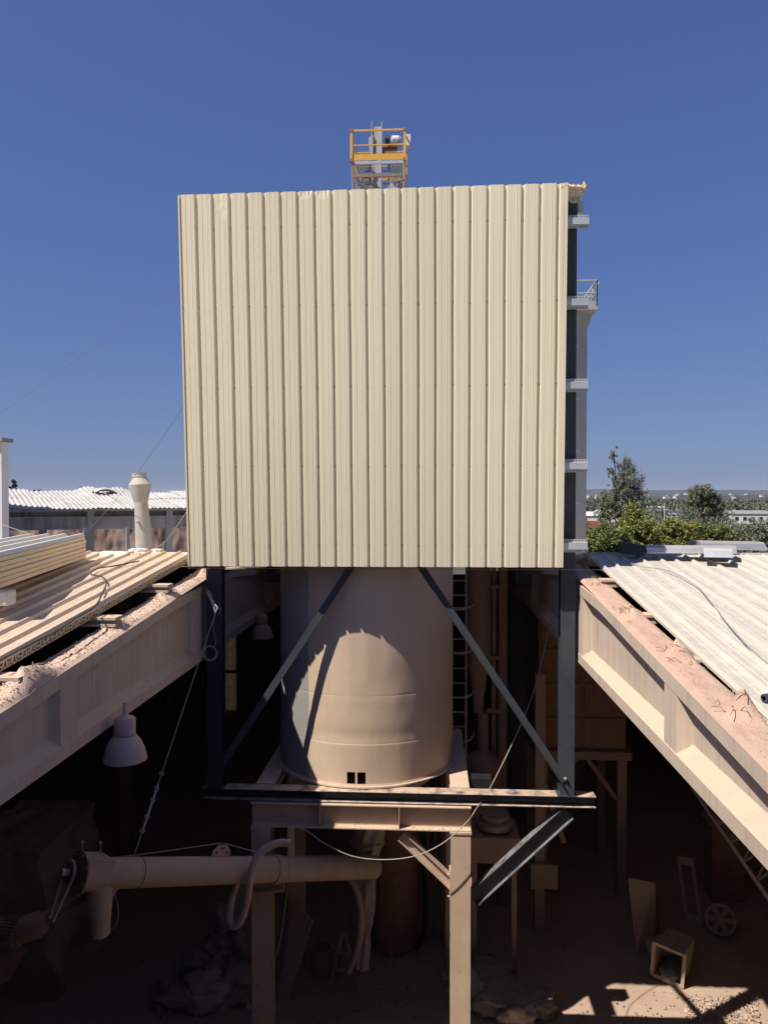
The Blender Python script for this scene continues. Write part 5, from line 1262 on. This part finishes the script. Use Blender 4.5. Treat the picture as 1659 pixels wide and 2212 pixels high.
# eucalyptus
d = 78
tree(basz(1345, d), [T(1327, 985, d, .55, 1.0), T(1322, 1030, d, .5, 1.2), T(1354, 1005, d, .95, 1.0), T(1360, 1040, d, 1.35, 1.2), T(1343, 1062, d, 1.2, 1.0), T(1372, 1068, d, 1.1, .9), T(1315, 1080, d, 1.1, 1.0), T(1375, 1092, d, .8, .7), T(1340, 1100, d, 1.6, 1.0), T(1310, 1108, d, 1.2, .9)], 22000, .075, 'leaf_euc', 'eucalyptus_tree', 'tall grey green eucalyptus with two tops rising above the horizon', 5, None, .22, .72)
d = 95
tree(basz(1522, d), [T(1515, 1065, d, 1.6, 1.0), T(1535, 1078, d, 1.4, 1.0), T(1500, 1082, d, 1.0, .9), T(1545, 1098, d, 1.2, 1.0), T(1525, 1100, d, 1.2, .8)], 13000, .11, 'leaf_euc', 'round_tree', 'lone round crowned tree on the horizon right of the eucalyptus', 6, None, .25, .85)
tree(basz(1610, 70), [T(1600, 1160, 70, 2.2, 1.3), T(1640, 1150, 70, 1.8, 1.2), T(1665, 1165, 70, 2, 1.4), T(1580, 1150, 70, 1.2, 1.0)], 13000, .11, 'leaf_euc', 'shrubby_tree', 'grey green bushy tree at the right picture edge', 7, None, .2)
# tree above the shed roof, left
d = 160
tree(basz(27, d), [T(27, 1053, d, .9, 1.4), T(27, 1066, d, 1.5, 1.2)], 900, .35, 'leaf_far', 'conifer_tree', 'small dark conifer above the shed roof at far left', 8, None, .2)
tree(basz(82, d), [T(82, 1064, d, 1.2, .6)], 350, .35, 'leaf_far', 'distant_bush', 'small round bush just above the shed roof', 9, None, .2)
tree(basz(385, 47), [T(350, 1146, 47.5, .9, .35), T(378, 1148, 47.5, 1.0, .45), T(402, 1152, 47.5, .9, .4)], 2200, .12, 'leaf_green', 'bank_bush', 'green bush on top of the earth bank beside the tower', 10, None, .06)
# far wood: reads as one mass
rnd = random.Random(31); mb = MB()
for k in range(1900):
    px = rnd.uniform(1150, 1900) if k < 1650 else rnd.uniform(-250, 500)
    dd = 150*(1500/150)**(rnd.random()**.8) if k < 1650 else rnd.uniform(500, 1100)
    if dd < 345 and (1258 < px < 1352 or 1572 < px < 1690): continue
    if dd < 560 and 1380 < px < 1480 and rnd.random() < .8: continue
    b_ = PD(px, 1075, dd); h = rnd.uniform(4, 8.5) + (.5 if dd > 300 else 0); w_ = rnd.uniform(1.5, 3.2); b_.z = 0
    nq = 150 if dd < 350 else 34; sz = .3 if dd < 350 else .8
    for q in range(nq):
        u_ = rnd.random(); rr = w_*math.sin(math.pi*min(.97, .12 + .85*u_))**.7*rnd.random()**.5; a_ = rnd.uniform(0, 6.28)
        p = b_ + Vector((rr*math.cos(a_), rr*math.sin(a_), h*(.12 + .88*u_)))
        v1 = Vector((rnd.uniform(-1, 1), rnd.uniform(-1, 1), rnd.uniform(-1, 1))).normalized(); v2 = v1.orthogonal().normalized()
        v1 *= sz*rnd.uniform(.6, 1.3); v2 *= sz*.7
        mb.add([p - v1, p + v2, p + v1, p - v2], [(0, 1, 2, 3)])
o = mb.build('far_wood', 'leaf_far'); o['kind'] = 'stuff'; o['label'] = 'far grey green wood covering the valley'; o['category'] = 'wood'
# far industrial buildings
def shed_far(px0, px1, pyt, pyb, roofm, label, band=False, wins=0):
    d_ = 9.05/((pyb-1075)/F); P0, P1 = PZ(px0, pyb, 0), PZ(px1, pyb, 0)
    t = thing('industrial_building', label, 'building', (P0.x, P0.y, 0)); P1.y = P0.y
    zt = PY((px0+px1)/2, pyt, P0.y).z; dp = 14
    rz = (zt)*.25
    MB().box((P0.x, P0.y, 0), (P1.x, P0.y+dp, zt-rz)).build('wall', 'white_paint', t)
    xm = (P0.x+P1.x)/2
    mb = MB(); y0, y1 = P0.y-.3, P0.y+dp+.3; z0 = zt-rz+.02
    mb.add([(P0.x-.3, y0, z0), (P1.x+.3, y0, z0), (P1.x+.3, (y0+y1)/2, zt), (P0.x-.3, (y0+y1)/2, zt), (P1.x+.3, y1, z0), (P0.x-.3, y1, z0)], [(0,1,2,3), (3,2,4,5), (0,3,5), (1,4,2), (0,5,4,1)])
    mb.build('roof', roofm, t)
    if band: MB().box((P0.x-.02, P0.y-.05, .1), (P1.x+.02, P0.y-.01, (zt-rz)*.55)).build('red_band', 'red_band', t)
    for k in range(wins):
        x = P0.x + (P1.x-P0.x)*(k+.5)/wins; MB().box((x-.6, P0.y-.06, (zt-rz)*.35), (x+.6, P0.y-.012, (zt-rz)*.7)).build('window', 'glass_dark', t)
shed_far(1266, 1312, 1106, 1139, 'white_paint', 'low white building with red band between tower and eucalyptus', True)
shed_far(1300, 1345, 1101, 1128, 'white_paint', 'white hall with pale roof behind the eucalyptus foot', False, 3)
shed_far(1583, 1668, 1103, 1132, 'grey_roof', 'long white building with grey roof at right edge of the valley', False, 5)
shed_far(1390, 1445, 1094, 1102, 'white_paint', 'long pale greenhouse row in the middle distance', False, 9)
shed_far(1440, 1470, 1109, 1117, 'grey_roof', 'low grey shed right of the eucalyptus in the valley', False, 3)
# village houses
house = None; rnd = random.Random(77)
def mkhouse(rm):
    t = thing('village_house', '', 'house', (0, 0, 0), 'village houses on the far plain')
    MB().box((-4, -3.4, 0), (4, 3.4, 5.0)).build('wall', 'white_paint', t)
    MB().add([(-4.4, -3.8, 5.02), (4.4, -3.8, 5.02), (4.4, 3.8, 5.02), (-4.4, 3.8, 5.02), (-4.4, 0, 6.9), (4.4, 0, 6.9)], [(0,1,5,4), (2,3,4,5), (1,2,5), (3,0,4), (3,2,1,0)]).build('roof', rm, t)
    return t
protos = [mkhouse('roof_tile'), mkhouse('grey_roof')]
LBL = ['small white house with orange roof in the far village', 'small white house with grey roof in the far village']
used = [False, False]
for k in range(20):
    if k < 8: px, dd = rnd.uniform(1268, 1310), rnd.uniform(1300, 2300)
    elif k < 16: px, dd = rnd.uniform(1385, 1490), rnd.uniform(1700, 2400)
    else: px, dd = rnd.uniform(1570, 1655), rnd.uniform(1700, 2400)
    w_ = 0 if rnd.random() < .65 else 1; src = protos[w_]
    p = PD(px, 1075, dd); z = rnd.uniform(2, 7) if dd > 800 else 0
    if not used[w_]: t = src; used[w_] = True
    else:
        t = src.copy(); COL.objects.link(t)
        for ch in src.children: c_ = ch.copy(); COL.objects.link(c_); c_.parent = t
    t.location = (p.x, p.y, hillz(p)); t.rotation_euler = (0, 0, rnd.uniform(0, 3.1)); t['label'] = LBL[w_]
# poles
for i, (px, pt_, pb_, dd) in enumerate(((1436, 1086, 1150, 150), (1462, 1090, 1120, 220), (1627, 1120, 1190, 90), (1496, 1060, 1085, 500))):
    a_ = PD(px, pt_, dd); mb = MB().tube([(a_.x, a_.y, 0), a_], [dd*.0009, dd*.0006], 8); single(mb, 'lamp_post', 'galv', ['thin pale mast in the valley right of the eucalyptus', 'shorter pale post beside the middle greenhouse', 'bare pale pole before the trees at the right edge', 'faint far mast on the horizon'][i], 'post')
a_ = PD(176, 1050, 420); mb = MB()
for s_ in (-1, 1):
    mb.tube([(a_.x + 1.6*s_, a_.y, 0), (a_.x, a_.y, a_.z)], .16, 5)
for z in (.8, .88, .95): mb.tube([(a_.x-2.2, a_.y, a_.z*z), (a_.x+2.2, a_.y, a_.z*z)], .14, 5)
single(mb, 'pylon', 'grey_steel', 'far power pylon above the shed roof', 'pylon')

# ================================================================== HAZE
hm = bpy.data.materials.new('haze'); hm.use_nodes = True; hn = hm.node_tree.nodes
hn.remove(hn['Principled BSDF']); pv = hn.new('ShaderNodeVolumePrincipled')
pv.inputs['Color'].default_value = (0.72, 0.83, 1.0, 1); pv.inputs['Density'].default_value = 0.00006
hm.node_tree.links.new(pv.outputs[0], hn['Material Output'].inputs['Volume']); M['haze'] = hm
hz_ = MB().box((-9200, -3200, -2.4), (9200, 12300, 130)).build('haze', 'haze'); hz_['kind'] = 'stuff'
hz_['label'] = 'thin pale haze over the whole valley'; hz_['category'] = 'haze'
